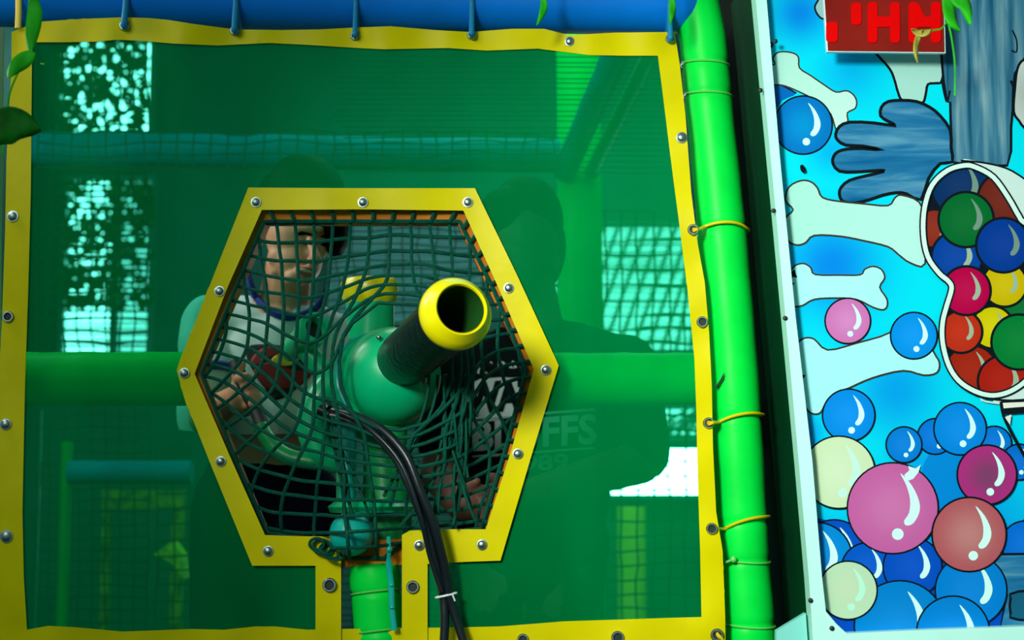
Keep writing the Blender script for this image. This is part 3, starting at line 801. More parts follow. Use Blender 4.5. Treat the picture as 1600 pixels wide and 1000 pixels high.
# gripping hand on the black handle
bodyi += [('b', P(380, 620, .20), (.028, .022, .036)), ('t', [wr_l, P(378, 618, .205)], [.021, .024])]
for k, (yy, L1) in enumerate(((592, 20), (606, 23), (620, 22), (634, 19))):
    kx = 372+k*4.5
    bodyi.append(('t', [P(kx, yy, .185), P(kx+L1*.6, yy-3, .155), P(kx+L1, yy+2, .165), P(kx+L1*.85, yy+6, .185)], [.0092, .0088, .0082, .0075]))
bodyi.append(('t', [P(372, 600, .205), P(370, 582, .19), P(378, 570, .178)], [.0105, .0098, .0082]))
bodyi += [('b', P(540, 645, .28), (.026, .022, .032))]
for k in range(4): bodyi.append(('t', [P(530+k*1, 632+k*10, .275), P(516, 634+k*10, .255), P(512, 636+k*10, .27)], [.0088, .0082, .0075]))
bodyi.append(('t', [P(545, 630, .27), P(538, 612, .25), P(528, 606, .245)], [.010, .009, .008]))
bm_ = blob(bodyi, .0034, 4, 'body')
link('body', bm_, M['skin'], boy); tb = bvh(bm_)
# hair
hm = blob([('b', P(476, 305, hy+.03), (px(66, hy), .088, px(66, hy))), ('b', P(455, 318, hy+.06), (px(58, hy), .07, px(62, hy))),
           ('b', P(525, 358, hy-.006), (px(21, hy), .055, px(46, hy))), ('b', P(502, 330, hy-.035), (px(34, hy), .035, px(22, hy))), ('b', P(430, 345, hy+.004), (px(6, hy), .02, px(20, hy))),
           ('b', P(462, 322, hy-.045), (px(34, hy), .02, px(16, hy)))], .005, 3, 'hair', .003)
link('hair', hm, M['hair'], boy)
# face details
for nm, pl, mt_, of in (('eyebrow', [(462, 366), (470, 361), (484, 364), (490, 368), (478, 367), (468, 368)], M['hair'], .0015), ('eyebrow', [(499, 370), (508, 366), (516, 370), (508, 371)], M['hair'], .0015),
                    ('eye', [(468, 379), (475, 376), (485, 379), (488, 382), (478, 382), (470, 381)], M['hair'], .0012), ('eye', [(500, 382), (507, 380), (513, 384), (505, 385)], M['hair'], .0012),
                    ('mouth', cr([(461, 420), (470, 416), (482, 418), (493, 424), (490, 431), (480, 433), (468, 429)], 3), M['lip'], .0015),
                    ('teeth', [(466, 421), (475, 420), (489, 425), (486, 427), (476, 425), (468, 423)], M['teeth'], .003)):
    decal(nm, tb, pl, mt_, boy, of, 3, .27)
# t-shirt
sm = blob([('t', [P(440, 512, .435), P(335, 505, .42)], [.062, .052]), ('t', [P(440, 512, .435), P(520, 528, .45)], [.062, .052]),
           ('b', P(425, 575, .445), (.128, .094, .14)), ('b', P(415, 660, .45), (.130, .098, .12)), ('b', P(408, 712, .45), (.138, .100, .09)),
           ('t', [P(328, 505, .42), P(322, 540, .40), P(326, 585, .375)], [.052, .052, .050]),
           ('t', [P(528, 530, .45), P(560, 600, .45)], [.052, .050]),
           ('b', P(330, 640, .47), (.062, .06, .10))], .005, 3, 't_shirt', .007)
zc = P(408, 716, .36).z
cut(sm, Vector((0, 0, zc)), Vector((0.0, .12, -1)))
link('t_shirt', sm, M['shirt'], boy); ts = bvh(sm)
def band(name, tree_pts, r, mt_, parent, flat=.45):
    b = MB(); b.tube(tree_pts, r, 10, flat=flat); return b.build(name, mt_, parent)
cpts = cr([(384, 408), (388, 432), (398, 462), (418, 484), (447, 496), (478, 490), (500, 474), (512, 452)], 4, False)
b = MB()
cw = []
for x, y in cpts:
    d = (P(x, y, 1)-CAM).normalized(); h = ts.ray_cast(CAM, d)[0]; cw.append(h-d*.002 if h and h.y < .46 else P(x, y, .385))
b.tube([P(385, 405, .42)]+cw, 12*S(.38), 10, flat=.5); b.build('blue_collar', M['cuff'], boy)
b = MB(); c = P(326, 590, .370); b.tube(ring_path(c, P(328, 610, .36)-P(323, 560, .385), .0485, 36), .0085, 8, closed=True); b.build('blue_cuff', M['cuff'], boy)
decal('shirt_emblem', ts, cr([(384, 545), (402, 538), (440, 540), (486, 548), (492, 575), (470, 602), (430, 626), (410, 600), (390, 570)], 3), M['black'], boy, .0015, 6)
decal('shirt_emblem', ts, cr([(392, 562), (412, 543), (440, 542), (442, 552), (420, 560), (400, 574)], 3), M['red'], boy, .003, 6)
decal('shirt_emblem', ts, cr([(396, 580), (418, 566), (440, 572), (470, 580), (486, 572), (484, 590), (455, 605), (420, 610)], 3), M['red'], boy, .003, 6)
decal('shirt_emblem', ts, cr([(424, 562), (436, 553), (456, 555), (462, 566), (448, 572), (430, 568)], 3), M['ylw'], boy, .004, 5)
# trousers
tm = blob([('b', P(415, 765, .47), (.120, .095, .10)),
           ('t', [P(370, 790, .47), Vector((P(362, 790, .47).x, .45, .66)), Vector((P(362, 790, .47).x, .49, .27))], [.086, .066, .055]),
           ('t', [P(468, 790, .47), Vector((P(478, 790, .47).x, .45, .66)), Vector((P(478, 790, .47).x, .49, .27))], [.086, .066, .055])], .007, 3, 'trousers', .006)
link('trousers', tm, M['navy'], boy)

# ---- person in black t-shirt
man = thing('person', Vector((P(850, 760, .5).x, .55, .2)), 'dark-haired person in a black t-shirt with white lettering, behind the net at right', 'person')
Y2 = .52
s1 = P(975, 572, Y2+.02); e1 = P(1000, 722, Y2-.02); w1 = P(812, 776, .33)
s2 = P(715, 600, Y2+.03); e2 = P(690, 740, Y2-.02); w2 = P(722, 792, .31)
zt = lambda p, z, y: Vector((p.x, y, z))
h1 = P(790, 860, Y2+.05); h2 = P(872, 860, Y2+.05)
mi = [('b', P(815, 372, Y2), (px(58, Y2), .085, px(78, Y2))), ('b', P(800, 425, Y2-.03), (px(46, Y2), .06, px(50, Y2))), ('b', P(790, 468, Y2-.05), (px(22, Y2), .03, px(16, Y2))),
      ('t', [P(782, 400, Y2-.085), P(776, 425, Y2-.10)], [.009, .013]), ('b', P(783, 446, Y2-.085), (.024, .014, .010)), ('b', P(868, 405, Y2+.01), (.010, .016, .028)),
      ('t', [P(820, 440, Y2+.03), P(835, 530, Y2+.03)], [.056, .062]),
      ('t', [P(835, 545, Y2+.03), s1], [.065, .055]), ('t', [P(835, 545, Y2+.03), s2], [.065, .052]),
      ('b', P(850, 640, Y2+.03), (.17, .10, .16)), ('b', P(832, 780, Y2+.05), (.135, .10, .17)), ('b', P(832, 870, Y2+.05), (.135, .105, .10)),
      ('t', [s1, e1], [.052, .042]), ('t', [e1, w1], [.042, .026]), ('t', [s2, e2], [.050, .040]), ('t', [e2, w2], [.041, .026]),
      ('t', [h1, zt(h1, .62, .50), zt(h1, .26, .56)], [.095, .062, .044]), ('t', [h2, zt(h2, .62, .50), zt(h2, .26, .56)], [.095, .062, .044]),
      ('t', [zt(h1, .235, .57), zt(h1, .23, .42)], [.04, .03]), ('t', [zt(h2, .235, .57), zt(h2, .23, .42)], [.04, .03]),
      ('b', P(792, 780, .315), (.034, .022, .026)), ('b', P(728, 790, .295), (.034, .022, .028))]
for k in range(4):
    mi.append(('t', [P(776, 768+k*8, .305), P(754-k, 764+k*9, .285), P(744+k, 772+k*9, .280)], [.0095, .009, .008]))
    mi.append(('t', [P(740, 776+k*8, .285), P(758+k, 784+k*9, .265), P(750, 792+k*9, .262)], [.0095, .009, .008]))
mi.append(('t', [P(790, 766, .305), P(778, 748, .29), P(766, 744, .285)], [.011, .010, .008]))
mi.append(('t', [P(728, 774, .29), P(735, 756, .275), P(745, 752, .27)], [.011, .010, .008]))
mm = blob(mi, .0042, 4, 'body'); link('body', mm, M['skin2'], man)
hm = blob([('b', P(820, 345, Y2+.02), (px(62, Y2), .095, px(72, Y2))), ('b', P(838, 385, Y2+.045), (px(47, Y2), .075, px(78, Y2))), ('b', P(790, 335, Y2-.03), (px(42, Y2), .06, px(44, Y2)))], .006, 3, 'hair', .004)
link('hair', hm, M['hair'], man)
tm = blob([('t', [P(835, 552, Y2+.03), P(968, 575, Y2+.02)], [.075, .066]), ('t', [P(835, 552, Y2+.03), s2], [.075, .064]),
           ('b', P(850, 640, Y2+.03), (.185, .118, .17)), ('b', P(832, 770, Y2+.045), (.148, .116, .19)), ('b', P(832, 850, Y2+.05), (.150, .120, .12)),
           ('t', [s1, P(992, 640, Y2), P(1002, 705, Y2-.01)], [.064, .058, .056]), ('t', [s2, e2.lerp(s2, .35)], [.060, .058])], .006, 3, 't_shirt', .006)
cut(tm, Vector((0, 0, P(850, 905, Y2).z)), Vector((0, 0, -1)))
link('t_shirt', tm, M['tee'], man); tt = bvh(tm)
b = MB(); b.tube([onto(tt, x, y, .002, Y2-.03) for x, y in cr([(742, 556), (760, 572), (790, 582), (830, 578), (862, 560)], 4, False)], .010, 8, flat=.5); b.build('collar', M['tee'], man)
tm = blob([('b', P(832, 880, Y2+.05), (.142, .11, .12)), ('t', [h1, zt(h1, .62, .50), zt(h1, .28, .56)], [.09, .075, .062]), ('t', [h2, zt(h2, .62, .50), zt(h2, .28, .56)], [.09, .075, .062])], .008, 3, 'trousers', .006)
link('trousers', tm, M['navy'], man)
def text_decal(s, x0, x1, y0, y1, mt_, bold=.03, arc=0, slope=0, name='shirt_lettering', off=.0028):
    cu = bpy.data.curves.new('t', 'FONT'); cu.body = s; cu.offset = bold; cu.resolution_u = 3
    o = bpy.data.objects.new('t', cu); COL.objects.link(o); dg = bpy.context.evaluated_depsgraph_get(); dg.update()
    me = bpy.data.meshes.new_from_object(o.evaluated_get(dg)); bpy.data.objects.remove(o)
    bm = bmesh.new(); bm.from_mesh(me); bmesh.ops.triangulate(bm, faces=bm.faces)
    xs = [v.co.x for v in bm.verts]; ys = [v.co.y for v in bm.verts]
    ax_, bx, ay, by = min(xs), max(xs), min(ys), max(ys)
    for _ in range(2):
        es = [e for e in bm.edges if e.calc_length() > .12]
        bmesh.ops.subdivide_edges(bm, edges=es, cuts=1); bmesh.ops.triangulate(bm, faces=bm.faces)
    for v in bm.verts:
        t = (v.co.x-ax_)/(bx-ax_); x = x0+(x1-x0)*t; y = y1+(y0-y1)*(v.co.y-ay)/(by-ay)
        y += -arc*math.sin(t*math.pi)+slope*t
        v.co = onto(tt, x, y, off, Y2-.08)
    bm.to_mesh(me); bm.free(); me.materials.clear()
    return link(name, me, mt_, man, False)
decal('print_block', tt, [(722, 606), (750, 592), (800, 588), (842, 590), (846, 650), (800, 652), (758, 660), (736, 640)], M['print'], man, .0018, 6, .42)
text_decal('WAT', 728, 840, 598, 648, M['tee'], .06, 0, -8)
text_decal('PARADI', 746, 836, 566, 584, M['print'], .01, 0, -4)
text_decal('BLUFFS', 738, 932, 658, 706, M['print'], .03, 0, -12)
text_decal('1989', 800, 888, 712, 738, M['print'], .03, 0, -4)
for y0 in (652, 712):
    decal('print_stripe', tt, [(738, y0), (930, y0-14), (930, y0-10), (738, y0+4)], M['print'], man, .0022, 6, .42)

# ================================================================== MURAL
YM = -.06
Amap = lambda x, y: (1180+x*.2625, y*.2625)
Bmap = lambda x, y: (1180+x*.2625, 240+y*.2625)
Cmap = lambda x, y: (1180+x*.2625, 480+y*.2625)
Dmap = lambda x, y: (1180+x*.28, 720+y*.28)
mural = thing('mural_board', Vector((P(1268, 1000, YM).x+.3, YM, P(1268, 1040, YM).z)), 'white framed board painted with bones, shiny balls and a blue furry arm', 'painted board')
BX = [(1183, -40), (1205, 200), (1228, 470), (1249, 720), (1268, 900), (1275, 1000), (1780, 985), (1780, -40)]
pm = MB(); lay = [0]; fills = {'furv': MB(), 'furh': MB(), 'furp': MB()}
def Ym(): lay[0] += 1; return YM-.00004*lay[0]
def pt(x, y, Yy):
    q = P(x, y, YM); return Vector((q.x, Yy, q.z))
def fill(poly, c, clips=(), tgt=None, grad=None, step=None):
    Yy = Ym(); cl = [BX]+list(clips)
    V, F = tri(poly, (), step, cl)
    used = sorted({i for f in F for i in f}); mp_ = {u: k for k, u in enumerate(used)}
    vs = [pt(V[i].x, V[i].y, Yy) for i in used]; fs = [tuple(mp_[i] for i in f) for f in F]
    cols = None
    if tgt is None: cols = [grad(V[i].x, V[i].y) if grad else c for i in used]
    (tgt or pm).add(vs, fs, cols)
def stroke(pts, w, c, clips=(), closed=True):
    Yy = Ym(); n = len(pts); cl = [BX]+list(clips)
    vs = []; nn = n
    for i in range(n):
        a = Vector(pts[i-1] if (closed or i) else pts[0]); b2 = Vector(pts[(i+1) % n] if (closed or i < n-1) else pts[-1])
        d = (b2-a); d = d.normalized() if d.length else Vector((1, 0)); nrm = Vector((-d.y, d.x))*w/2; p = Vector(pts[i])
        vs += [pt(*(p+nrm), Yy), pt(*(p-nrm), Yy)]
    fs = []
    for i in range(n if closed else n-1):
        j = (i+1) % n; m_ = (Vector(pts[i])+Vector(pts[j]))/2
        if all(inside(m_, q) for q in cl): fs.append((2*i, 2*i+1, 2*j+1, 2*j))
    pm.add(vs, fs, c)
INK = srgb((12, 22, 28)); BR = srgb((60, 50, 40)); HL = srgb((205, 250, 240))
def shape(pts, c, clips=(), w=3, ink=INK, sm=3, tgt=None, grad=None, step=None):
    q = cr(pts, sm) if sm else pts
    fill(q, c, clips, tgt, grad, step); stroke(q, w, ink, clips)
def ball(x, y, r, c, clips=(), hl=1, w=2.6, c2=None, hc=None, dot=True):
    q = [(x+r*math.cos(a), y+r*math.sin(a)) for a in [k*6.2832/44 for k in range(44)]]
    c = srgb(c); c2 = srgb(c2) if c2 else tuple(min(1, v*1.12+.005) for v in c)
    def g(px_, py_):
        t = min(1, math.hypot(px_-x, py_-y)/r); t = t*t*(3-2*t); return tuple(c2[i]*(1-t)+c[i]*t for i in range(3))
    fill(q, c, clips, None, g, r/5); stroke(q, w, INK, clips)
    if hl:
        h = cr([(.17, -.77), (.42, -.5), (.58, -.15), (.58, .1), (.45, .33), (.3, .38), (.25, .28), (.36, .1), (.38, -.2), (.3, -.5)], 3)
        fill([(x+r*u, y+r*v) for u, v in h], hc or HL, clips)
        if dot: fill([(x+r*.11+.13*r*math.cos(a), y+.57*r+.13*r*math.sin(a)) for a in [k*.5236 for k in range(12)]], hc or HL, clips)
# background wash
spots = [(1250, 20, 50, 1), (1330, 110, 55, .55), (1300, 415, 85, 1), (1215, 300, 25, .3), (1400, 610, 75, .8), (1250, 680, 40, 1), (1440, 720, 60, .7), (1500, 860, 160, .9), (1300, 900, 90, 1), (1300, 235, 40, .6), (1345, 560, 40, .6), (1560, 720, 60, .3)]
cy_, bl_ = srgb((0, 218, 236)), srgb((0, 128, 222))
def bgc(x, y):
    k = 0
    for sx, sy, s_, w_ in spots: k = max(k, w_*math.exp(-((x-sx)**2+(y-sy)**2)/(s_*s_)))
    return tuple(cy_[i]*(1-k)+bl_[i]*k for i in range(3))
fill(BX, cy_, (), None, bgc, 12)
bone = srgb((165, 222, 210))
def bg(c0, c1, x0, y0, x1, y1):
    c0, c1 = srgb(c0), srgb(c1)
    def g(x, y):
        t = max(0, min(1, ((x-x0)*(x1-x0)+(y-y0)*(y1-y0))/((x1-x0)**2+(y1-y0)**2))); return tuple(c0[i]*(1-t)+c1[i]*t for i in range(3))
    return g
mpA = lambda L_: [Amap(*p) for p in L_]
mpB = lambda L_: [Bmap(*p) for p in L_]
mpC = lambda L_: [Cmap(*p) for p in L_]
mpD = lambda L_: [Dmap(*p) for p in L_]
shape(mpA([(400, -60), (375, 0), (355, 40), (370, 85), (410, 115), (520, 120), (520, -60)]), srgb((150, 190, 185)), sm=3)
shape(mpA([(600, 200), (715, 315), (800, 410), (830, 480), (850, 550), (880, 600), (990, 615), (1015, 560), (1028, 502), (1080, 495), (1112, 475), (1130, 290), (1000, 200)]), srgb((160, 212, 200)), w=4, step=12)
fill(cr(mpA([(60, 500), (150, 505), (245, 555), (160, 600), (110, 680), (60, 680)]), 3), srgb((0, 100, 185)))
stroke(cr(mpA([(90, 500), (150, 505), (245, 555)]), 4, False), 2.5, INK, closed=False)
shape(mpA([(40, 392), (115, 385), (105, 350), (130, 315), (180, 308), (235, 320), (258, 345), (264, 405), (330, 450), (410, 505), (480, 548), (540, 540), (580, 560), (603, 600), (595, 645), (548, 672), (550, 730), (500, 765), (478, 765), (450, 680), (380, 610), (300, 565), (200, 520), (140, 505), (40, 500)]), bone, w=2.4, ink=BR, grad=bg((165, 220, 205), (190, 235, 220), 1200, 90, 1330, 190), step=10)
ball(*Amap(285, 745), 45.5, (0, 112, 190), c2=(0, 140, 205))
# arm
arm = mpA([(1112, -60), (1105, 200), (1108, 330), (1120, 480), (1140, 605), (1160, 610), (1162, 700), (1166, 800), (1172, 965), (1340, 990), (1500, 985), (1522, 900), (1522, 760), (1532, 660), (1535, 530), (1545, 440), (1600, 350), (1700, 300), (1700, -60)])
shape(arm, 0, w=4, sm=0, tgt=fills['furv'])
stroke(cr(mpA([(1110, 480), (1125, 560), (1142, 608), (1158, 540)]), 3, False), 3, INK, closed=False)
stroke(cr(mpA([(1530, 180), (1555, 240), (1555, 310), (1525, 300)]), 3, False), 2.5, INK, closed=False)
stroke(cr(mpA([(1520, 480), (1538, 530), (1534, 600)]), 3, False), 4, INK, closed=False)
shape(mpA([(1700, 330), (1600, 355), (1560, 410), (1545, 530), (1538, 665), (1570, 720), (1600, 760), (1700, 850)]), srgb((195, 205, 200)), w=4)
# hand
hn = mpA([(745, 690), (750, 640), (790, 605), (870, 598), (960, 605), (1040, 640), (1100, 690), (1160, 775), (1165, 880), (1172, 965)]) + mpB([(1100, 60), (1030, 150), (985, 275), (900, 240), (840, 233), (760, 248), (680, 275), (590, 295), (520, 285), (500, 240), (512, 200), (560, 160), (650, 135), (765, 108), (745, 100), (600, 110), (500, 105), (462, 60), (465, 20)]) + mpA([(490, 905), (545, 888), (640, 885), (765, 895), (640, 870), (540, 865), (490, 835), (478, 800), (500, 755), (560, 728), (700, 732), (838, 750), (785, 720)])
shape(hn, 0, w=5, sm=2, tgt=fills['furh'])
# bone 2,3
shape(mpB([(225, 335), (180, 280), (200, 200), (270, 162), (330, 168), (370, 205), (400, 262), (500, 285), (650, 300), (790, 310), (830, 265), (870, 248), (975, 290), (1000, 400), (1010, 655), (920, 650), (850, 600), (790, 555), (650, 520), (500, 492), (350, 488), (300, 530), (250, 545), (195, 520), (175, 450), (178, 385)]), bone, w=2.8, ink=BR, grad=bg((160, 222, 205), (175, 230, 222), 1230, 340, 1430, 360), step=12)
shape(mpB([(150, 700), (205, 700), (240, 665), (290, 655), (330, 680), (355, 720), (500, 724), (625, 722), (650, 690), (700, 672), (750, 690), (770, 740), (740, 795), (780, 860), (785, 905), (760, 930), (700, 915), (600, 868), (480, 860), (350, 868), (280, 905), (220, 912), (150, 912)]), srgb((165, 242, 232)), w=2.6, ink=BR)
fill(mpB([(208, 705), (235, 690), (240, 715), (250, 740), (225, 735), (215, 745)]), INK); fill(mpB([(205, 755), (235, 775), (210, 792)]), INK)
shape(mpC([(150, 215), (240, 215), (290, 185), (350, 190), (430, 255), (600, 215), (800, 152), (860, 60), (980, 90), (1060, 265), (1095, 330), (1080, 390), (1000, 405), (880, 378), (700, 420), (560, 480), (470, 520), (420, 570), (385, 630), (330, 630), (275, 575), (150, 500)]), srgb((160, 238, 236)), w=2.8, ink=BR)
fill(mpC([(262, 400), (300, 405), (272, 445)]), INK)
ball(*Cmap(550, 82), 35.5, (196, 110, 176), c2=(205, 130, 190))
ball(*Cmap(943, 170), 36.5, (0, 138, 222))
ball(1325.7, 649, 41, (0, 132, 220))
fill([(1240+0*k, y) if k == 0 else (x_, y) for k, (x_, y) in enumerate([(1255, 800), (1300, 815), (1400, 850), (1480, 860), (1560, 850), (1610, 800), (1700, 800), (1700, 1100), (1240, 1100)])], srgb((0, 72, 182)))
fill([(x_, y) for x_, y in cr([(1445, 720), (1470, 700), (1530, 700), (1560, 740), (1540, 800), (1470, 800), (1440, 760)], 3)], srgb((0, 130, 210)))
ball(1461, 682, 28, (0, 112, 205), hl=0); fill([(1467+4*math.cos(a), 697+4*math.sin(a)) for a in [k*.6283 for k in range(10)]], HL)
ball(1412, 695, 28, (0, 118, 205)); ball(1553, 693, 27, (0, 112, 205), dot=False); ball(1592, 722, 28, (0, 105, 200))
ball(1499.5, 670, 41, (0, 128, 215))
ball(1600, 850, 36, (0, 105, 205), hl=0)
ball(1312, 735, 25, (0, 110, 200), hl=0)
ball(1303, 862, 50, (0, 76, 186), dot=False); ball(1275, 872, 56, (0, 130, 208), dot=False)
ball(1354, 888, 40, (0, 84, 192), dot=False); ball(1425, 886, 46, (0, 76, 186), dot=False)
shape([(1552, 866), (1700, 864), (1700, 1000), (1560, 990), (1572, 930), (1550, 890)], 0, w=4, sm=0, tgt=fills['furp'])
shape(cr([(1578, 935), (1590, 924), (1700, 922), (1700, 968), (1590, 968), (1578, 958)], 2), srgb((20, 90, 120)), w=4, sm=0)
ball(1310, 738, 56.5, (196, 220, 178), c2=(205, 224, 190), hc=srgb((190, 245, 220)))
ball(1394, 794, 71, (190, 92, 158), c2=(200, 112, 170)); 
fill([(1412, 742), (1420, 735), (1418, 728), (1430, 732), (1438, 726), (1434, 738), (1426, 748), (1416, 752)], HL)
ball(1541, 742, 46.5, (168, 44, 122), c2=(120, 60, 100), w=3)
ball(1405, 978, 71, (0, 124, 200), dot=False); ball(1516, 922, 56, (0, 122, 205), dot=False); ball(1488, 988, 57, (0, 124, 205), dot=False)
ball(1513, 835, 58, (172, 84, 92), c2=(186, 124, 122), w=3)
ball(1324, 922, 45.5, (180, 215, 180), c2=(192, 216, 180), hc=srgb((180, 240, 212)))
# the container
inn = cr([(1521, 262), (1503, 260), (1478, 268), (1455, 290), (1443, 325), (1441, 366), (1448, 402), (1466, 428), (1480, 440), (1485, 452), (1477, 480), (1471, 505), (1471, 535), (1480, 570), (1496, 595), (1520, 611), (1545, 618), (1568, 615), (1590, 604), (1612, 585), (1660, 540), (1670, 450), (1650, 380), (1600, 350), (1589, 337), (1574, 311), (1550, 278)], 4)
fill(cr([(1500, 252), (1540, 256), (1580, 268), (1625, 300), (1700, 340), (1700, 640), (1560, 632), (1530, 622), (1560, 600), (1560, 300)], 3), srgb((196, 222, 216)))
stroke(cr([(1500, 252), (1540, 256), (1580, 268), (1625, 300)], 4, False), 3, INK, closed=False)
fill(inn, srgb((8, 20, 34)))
gh = srgb((110, 140, 125))
for x, y, r, c, h in ((1500, 293, 46, (4, 44, 92), 1), (1568, 312, 42, (104, 34, 22), 0), (1459, 358, 30, (128, 40, 24), 1), (1494, 402, 40, (0, 62, 150), 1), (1595, 482, 38, (0, 100, 45), 0), (1508, 344, 43, (0, 98, 42), 1),
                      (1549, 512, 33, (196, 186, 0), 1), (1568, 445, 35, (190, 170, 0), 1), (1566, 384, 42.5, (0, 54, 140), 1), (1516, 582, 42, (150, 32, 10), 1), (1500, 519, 33, (178, 42, 18), 1), (1508, 455, 38, (172, 0, 66), 1), (1566, 596, 40, (158, 26, 12), 1), (1590, 535, 43, (0, 116, 48), 1)):
    ball(x, y, r, c, (inn,), hl=h, dot=False, w=4, hc=srgb((150, 175, 150)) if y > 400 else gh)
stroke(inn, 12, INK); stroke(inn, 7, srgb((205, 235, 225)))
stroke(cr([(1535, 622), (1580, 626), (1640, 620)], 4, False), 3, INK, closed=False)
shape([(1562, 628), (1700, 622), (1700, 636), (1566, 646)], srgb((225, 225, 215)), w=4, sm=0)
stroke([(1564, 643), (1700, 632)], 9, INK, closed=False); stroke(cr([(1562, 628), (1566, 650), (1580, 680), (1600, 715), (1615, 740)], 3, False), 5, INK, closed=False)
fill([(1568, 652), (1578, 648), (1576, 664)], srgb((225, 225, 215)))
# stray ink marks
fill(cr([(1249, 260), (1254, 259), (1258, 268), (1254, 271), (1250, 268)], 2), INK)
stroke([(1201+5*math.cos(a), 72+4*math.sin(a)) for a in [k*.6283 for k in range(10)]], 3, INK)
art = pm.build('painted_artwork', M['paint'], mural, False)
fills['furv'].build('painted_arm', M['furv'], mural, False); fills['furh'].build('painted_hand', M['furh'], mural, False); fills['furp'].build('painted_paw', M['furh'], mural, False)
b = MB(); q = [(x, y) for x, y in BX]; b.prism(q, YM+.002, YM+.012); b.build('backing_board', M['side'], mural, False)
# frame
fo_ = [(1164, -60), (1176, 0), (1210, 360), (1243, 720), (1259, 900), (1262, 955), (1270, 1060), (1800, 1030), (1800, 995)]
b = MB()
fl = [(1170, -60), (1176, 0), (1210, 360), (1243, 720), (1259, 905), (1268, 1040), (1300, 1040), (1790, 1030), (1790, 966), (1600, 976), (1450, 981), (1317, 987), (1301, 972), (1285, 953), (1279, 900), (1264, 720), (1238, 495), (1215, 262), (1193, 0), (1190, -60)]
V, F = tri(fl)
f0 = YM-.026
vs = [pt(v.x, v.y, f0) for v in V]+[pt(v.x, v.y, YM+.012) for v in V]; n = len(V); fs = list(F)+[tuple(i+n for i in reversed(f)) for f in F]
m_ = len(fl); fs += [(i, (i+1) % m_, (i+1) % m_+n, i+n) for i in range(m_)]
b.add(vs, fs); b.build('frame', M['frame'], mural, False)
# side of the box behind the frame
b = MB(); e = [(1176, 0), (1210, 360), (1243, 720), (1259, 905), (1268, 1040)]
e = [(1170, -60)]+e; fr_ = [pt(x+3, y, YM+.012) for x, y in e]; bk = [Vector((v.x, .16, v.z)) for v in fr_]; bk2 = [v+Vector((.008, 0, 0)) for v in bk]; fr2 = [v+Vector((.008, 0, 0)) for v in fr_]; n = len(e)
b.add(fr_+bk+bk2+fr2, [(i, i+1, n+i+1, n+i) for i in range(n-1)]+[(3*n+i, 2*n+i, 2*n+i+1, 3*n+i+1) for i in range(n-1)]+[(n+i, n+i+1, 2*n+i+1, 2*n+i) for i in range(n-1)])
b.build('side_panel', M['side'], mural, False)
b = MB(); b.prism([(1213, 986), (1236, 972), (1259, 958), (1262, 1000), (1264, 1060), (1213, 1060)], YM-.004, YM+.012); b.build('base_gusset', M['framet'], mural, False)
for x, y in ((1184, 148), (1204, 334), (1222, 500), (1261, 936), (1294, 979), (1207, 72)):
    b = MB(); c = pt(x, y, f0-.0005); b.lathe(c, c+Vector((0, -.003, 0)), [(0, .0038), (.6, .0034), (1, .0001)], 12, cap=False); b.build('screw', M['hole'], mural)
# legs so the board stands
b = MB(); c0 = pt(1300, 1040, YM); c1 = pt(1760, 1030, YM)
for c in (c0, c1):
    b = MB(); b.box((c.x, YM-.02, .2), (c.x+.03, YM+.01, c.z+.01)); b.build('leg', M['frame'], mural, False)
# black sheet added to stand in for the dark of the gap behind the post
b = MB(); a0 = P(1090, -60, .34); a1 = P(1300, 1100, .34); b.box((a0.x, .34, .2), (.95, .36, 2.2)); struct(b.build('gap_shade_sheet', M['void'], None, False)); 
# ------------------------------------------------------------------ red sign
sg = thing('sign', P(1384, 82, -.10), 'red sign with bright red lettering fixed over the top of the painted board', 'sign')
b = MB(); b.prism([(1283, -60), (1474, -60), (1477.5, 83), (1292, 81)], -.112, -.104); b.build('sign_edge', M['white'], sg, False)
b = MB(); b.prism([(1285, -60), (1472.5, -60), (1475.5, 81), (1294, 79)], -.114, -.1125); b.build('sign_face', mat('dark_red_enamel', (.24, .012, .008), .45, var=.25, vscale=10, spec=.06), sg, False)
def blk(b, x0, y0, x1, y1, r=6):
    q = []
    for cx, cy, a0 in ((x1-r, y0+r, -90), (x1-r, y1-r, 0), (x0+r, y1-r, 90), (x0+r, y0+r, 180)):
        q += [(cx+r*math.cos(math.radians(a0+k*22.5)), cy+r*math.sin(math.radians(a0+k*22.5))) for k in range(5)]
    b.prism(q, -.1155, -.114)
RL = mat('bright_red_enamel', (.75, .0, .0), .5, spec=.06)
for parts in (((1291, 34, 1309, 66),), ((1330, 4, 1346, 39),), ((1356, 3, 1371, 67), (1391, 3, 1406, 67), [(1364, 26), (1398, 26), (1398, 42), (1364, 42)]),
              ((1420, 3, 1434, 67), (1455, 3, 1470, 67), [(1427, 26), (1462, 26), (1462, 42), (1427, 42)], [(1424, 6), (1436, 6), (1446, 28), (1440, 34)])):
    b = MB()
    for k, q in enumerate(parts):
        if isinstance(q, tuple): blk(b, *q)
        else: b.prism(q, -.1156-.0001*k, -.114)
    b.build('letter', RL, sg, False)

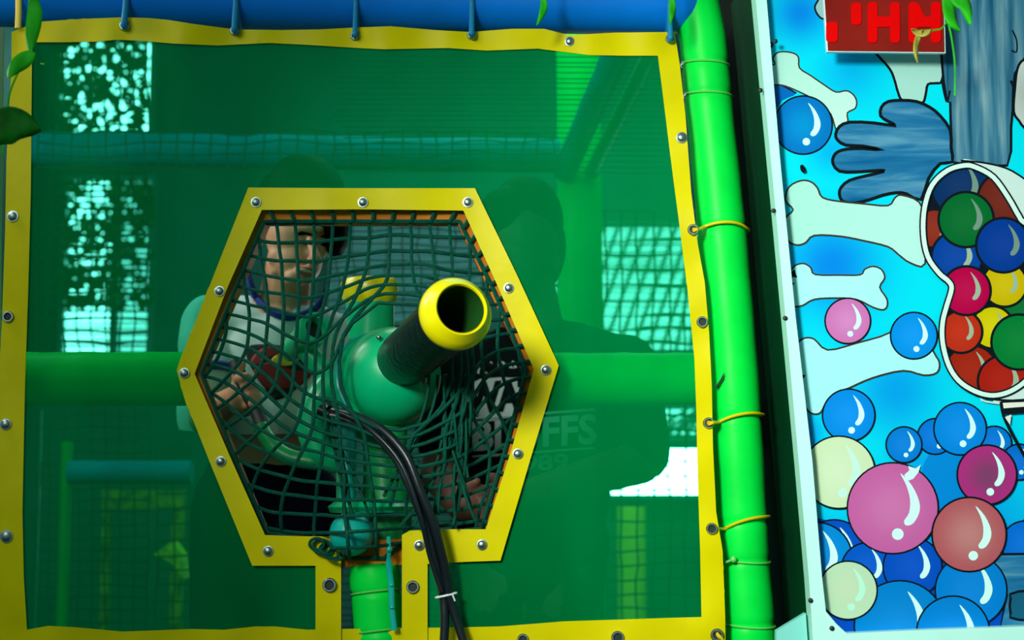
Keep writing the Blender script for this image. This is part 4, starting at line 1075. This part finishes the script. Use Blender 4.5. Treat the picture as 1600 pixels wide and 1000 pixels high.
# ================================================================== LEAVES
def leaf(b, pts, w, Y, dY=0, fold=.25):
    c = cr(pts, 5, False); n = len(c); vs = []; fs = []
    for i, (x, y) in enumerate(c):
        t = i/(n-1); a = Vector(c[min(i+1, n-1)])-Vector(c[max(i-1, 0)]); a.normalize(); nr = Vector((-a.y, a.x))
        ww = w*math.sin(min(1, t*1.02)*math.pi)**.7*(1-.25*t) if 0 < t < 1 else .3
        Yc = Y+dY*t
        for k in (-1, -.5, 0, .5, 1):
            q = P(x+nr.x*ww*k, y+nr.y*ww*k, Yc + fold*abs(k)*ww*S(Y)*.8+.004*math.sin(t*6+k)); vs.append(q)
    for i in range(n-1):
        for k in range(4): fs.append((i*5+k, i*5+k+1, i*5+k+6, i*5+k+5))
    b.add(vs, fs)
def vine(loc, label, stems, leaves, cat='plant'):
    r = thing('hanging_vine', loc, label, cat)
    for pts, w, Y in stems:
        b = MB(); b.tube(cr([P(x, y, Y) for x, y in pts], 4, False), w*S(Y), 6); b.build('stem', M['twig'] if w < 0 else M['leaf'], r)
    for pts, w, Y, mt_ in leaves:
        b = MB(); leaf(b, pts, w, Y); o = b.build('leaf', M[mt_], r); md = o.modifiers.new('t', 'SOLIDIFY'); md.thickness = .0008
    return r
vine(P(50, -60, -.35), 'leafy vine hanging at the top left corner over the yellow border', [([(52, -60), (50, 20), (48, 80), (30, 110), (14, 150), (10, 200), (4, 240)], 1.6, -.33)],
     [([(50, -12), (54, 20), (50, 55), (46, 84)], 14, -.35, 'leaf'), ([(54, 82), (40, 92), (24, 105), (12, 122)], 15, -.36, 'leaf'), ([(-30, 222), (0, 200), (30, 195), (64, 205)], 34, -.40, 'leafdk'), ([(64, 96), (70, 102)], 3, -.3, 'leaf')])
vine(P(848, -60, -.08), 'single narrow green leaf hanging over the blue beam, above the right half of the panel', [([(850, -60), (852, -10)], 2, -.08)], [([(846, -14), (850, 8), (846, 24), (838, 40)], 6.5, -.08, 'leaf')])
vine(P(1050, -60, -.08), 'small green leaf twisted round the rightmost blue tie', [([(1050, -60), (1050, -8)], 2, -.08)], [([(1048, -12), (1051, 8), (1050, 24), (1046, 38)], 6, -.08, 'leaf')])
vine(P(1495, -60, -.38), 'green leaves and thin stem hanging right of the red sign', [([(1478, -60), (1480, 20), (1487, 60), (1492, 100), (1492, 150)], 1.5, -.36)],
     [([(1482, -20), (1496, -2), (1508, 10), (1516, 40)], 13, -.4, 'leaf'), ([(1476, -16), (1482, 10), (1488, 34), (1500, 50)], 11, -.38, 'leaf')])
vine(P(1472, 30, -.25), 'dry yellow-green curled leaf on a twig in front of the red sign', [([(1510, -60), (1490, 10), (1474, 42), (1460, 47), (1448, 50)], 1.4, -.25)],
     [([(1424, 46), (1436, 52), (1450, 50), (1456, 46)], 6, -.25, 'twig'), ([(1440, 46), (1434, 60), (1431, 82), (1434, 100)], 5, -.25, 'twig')])
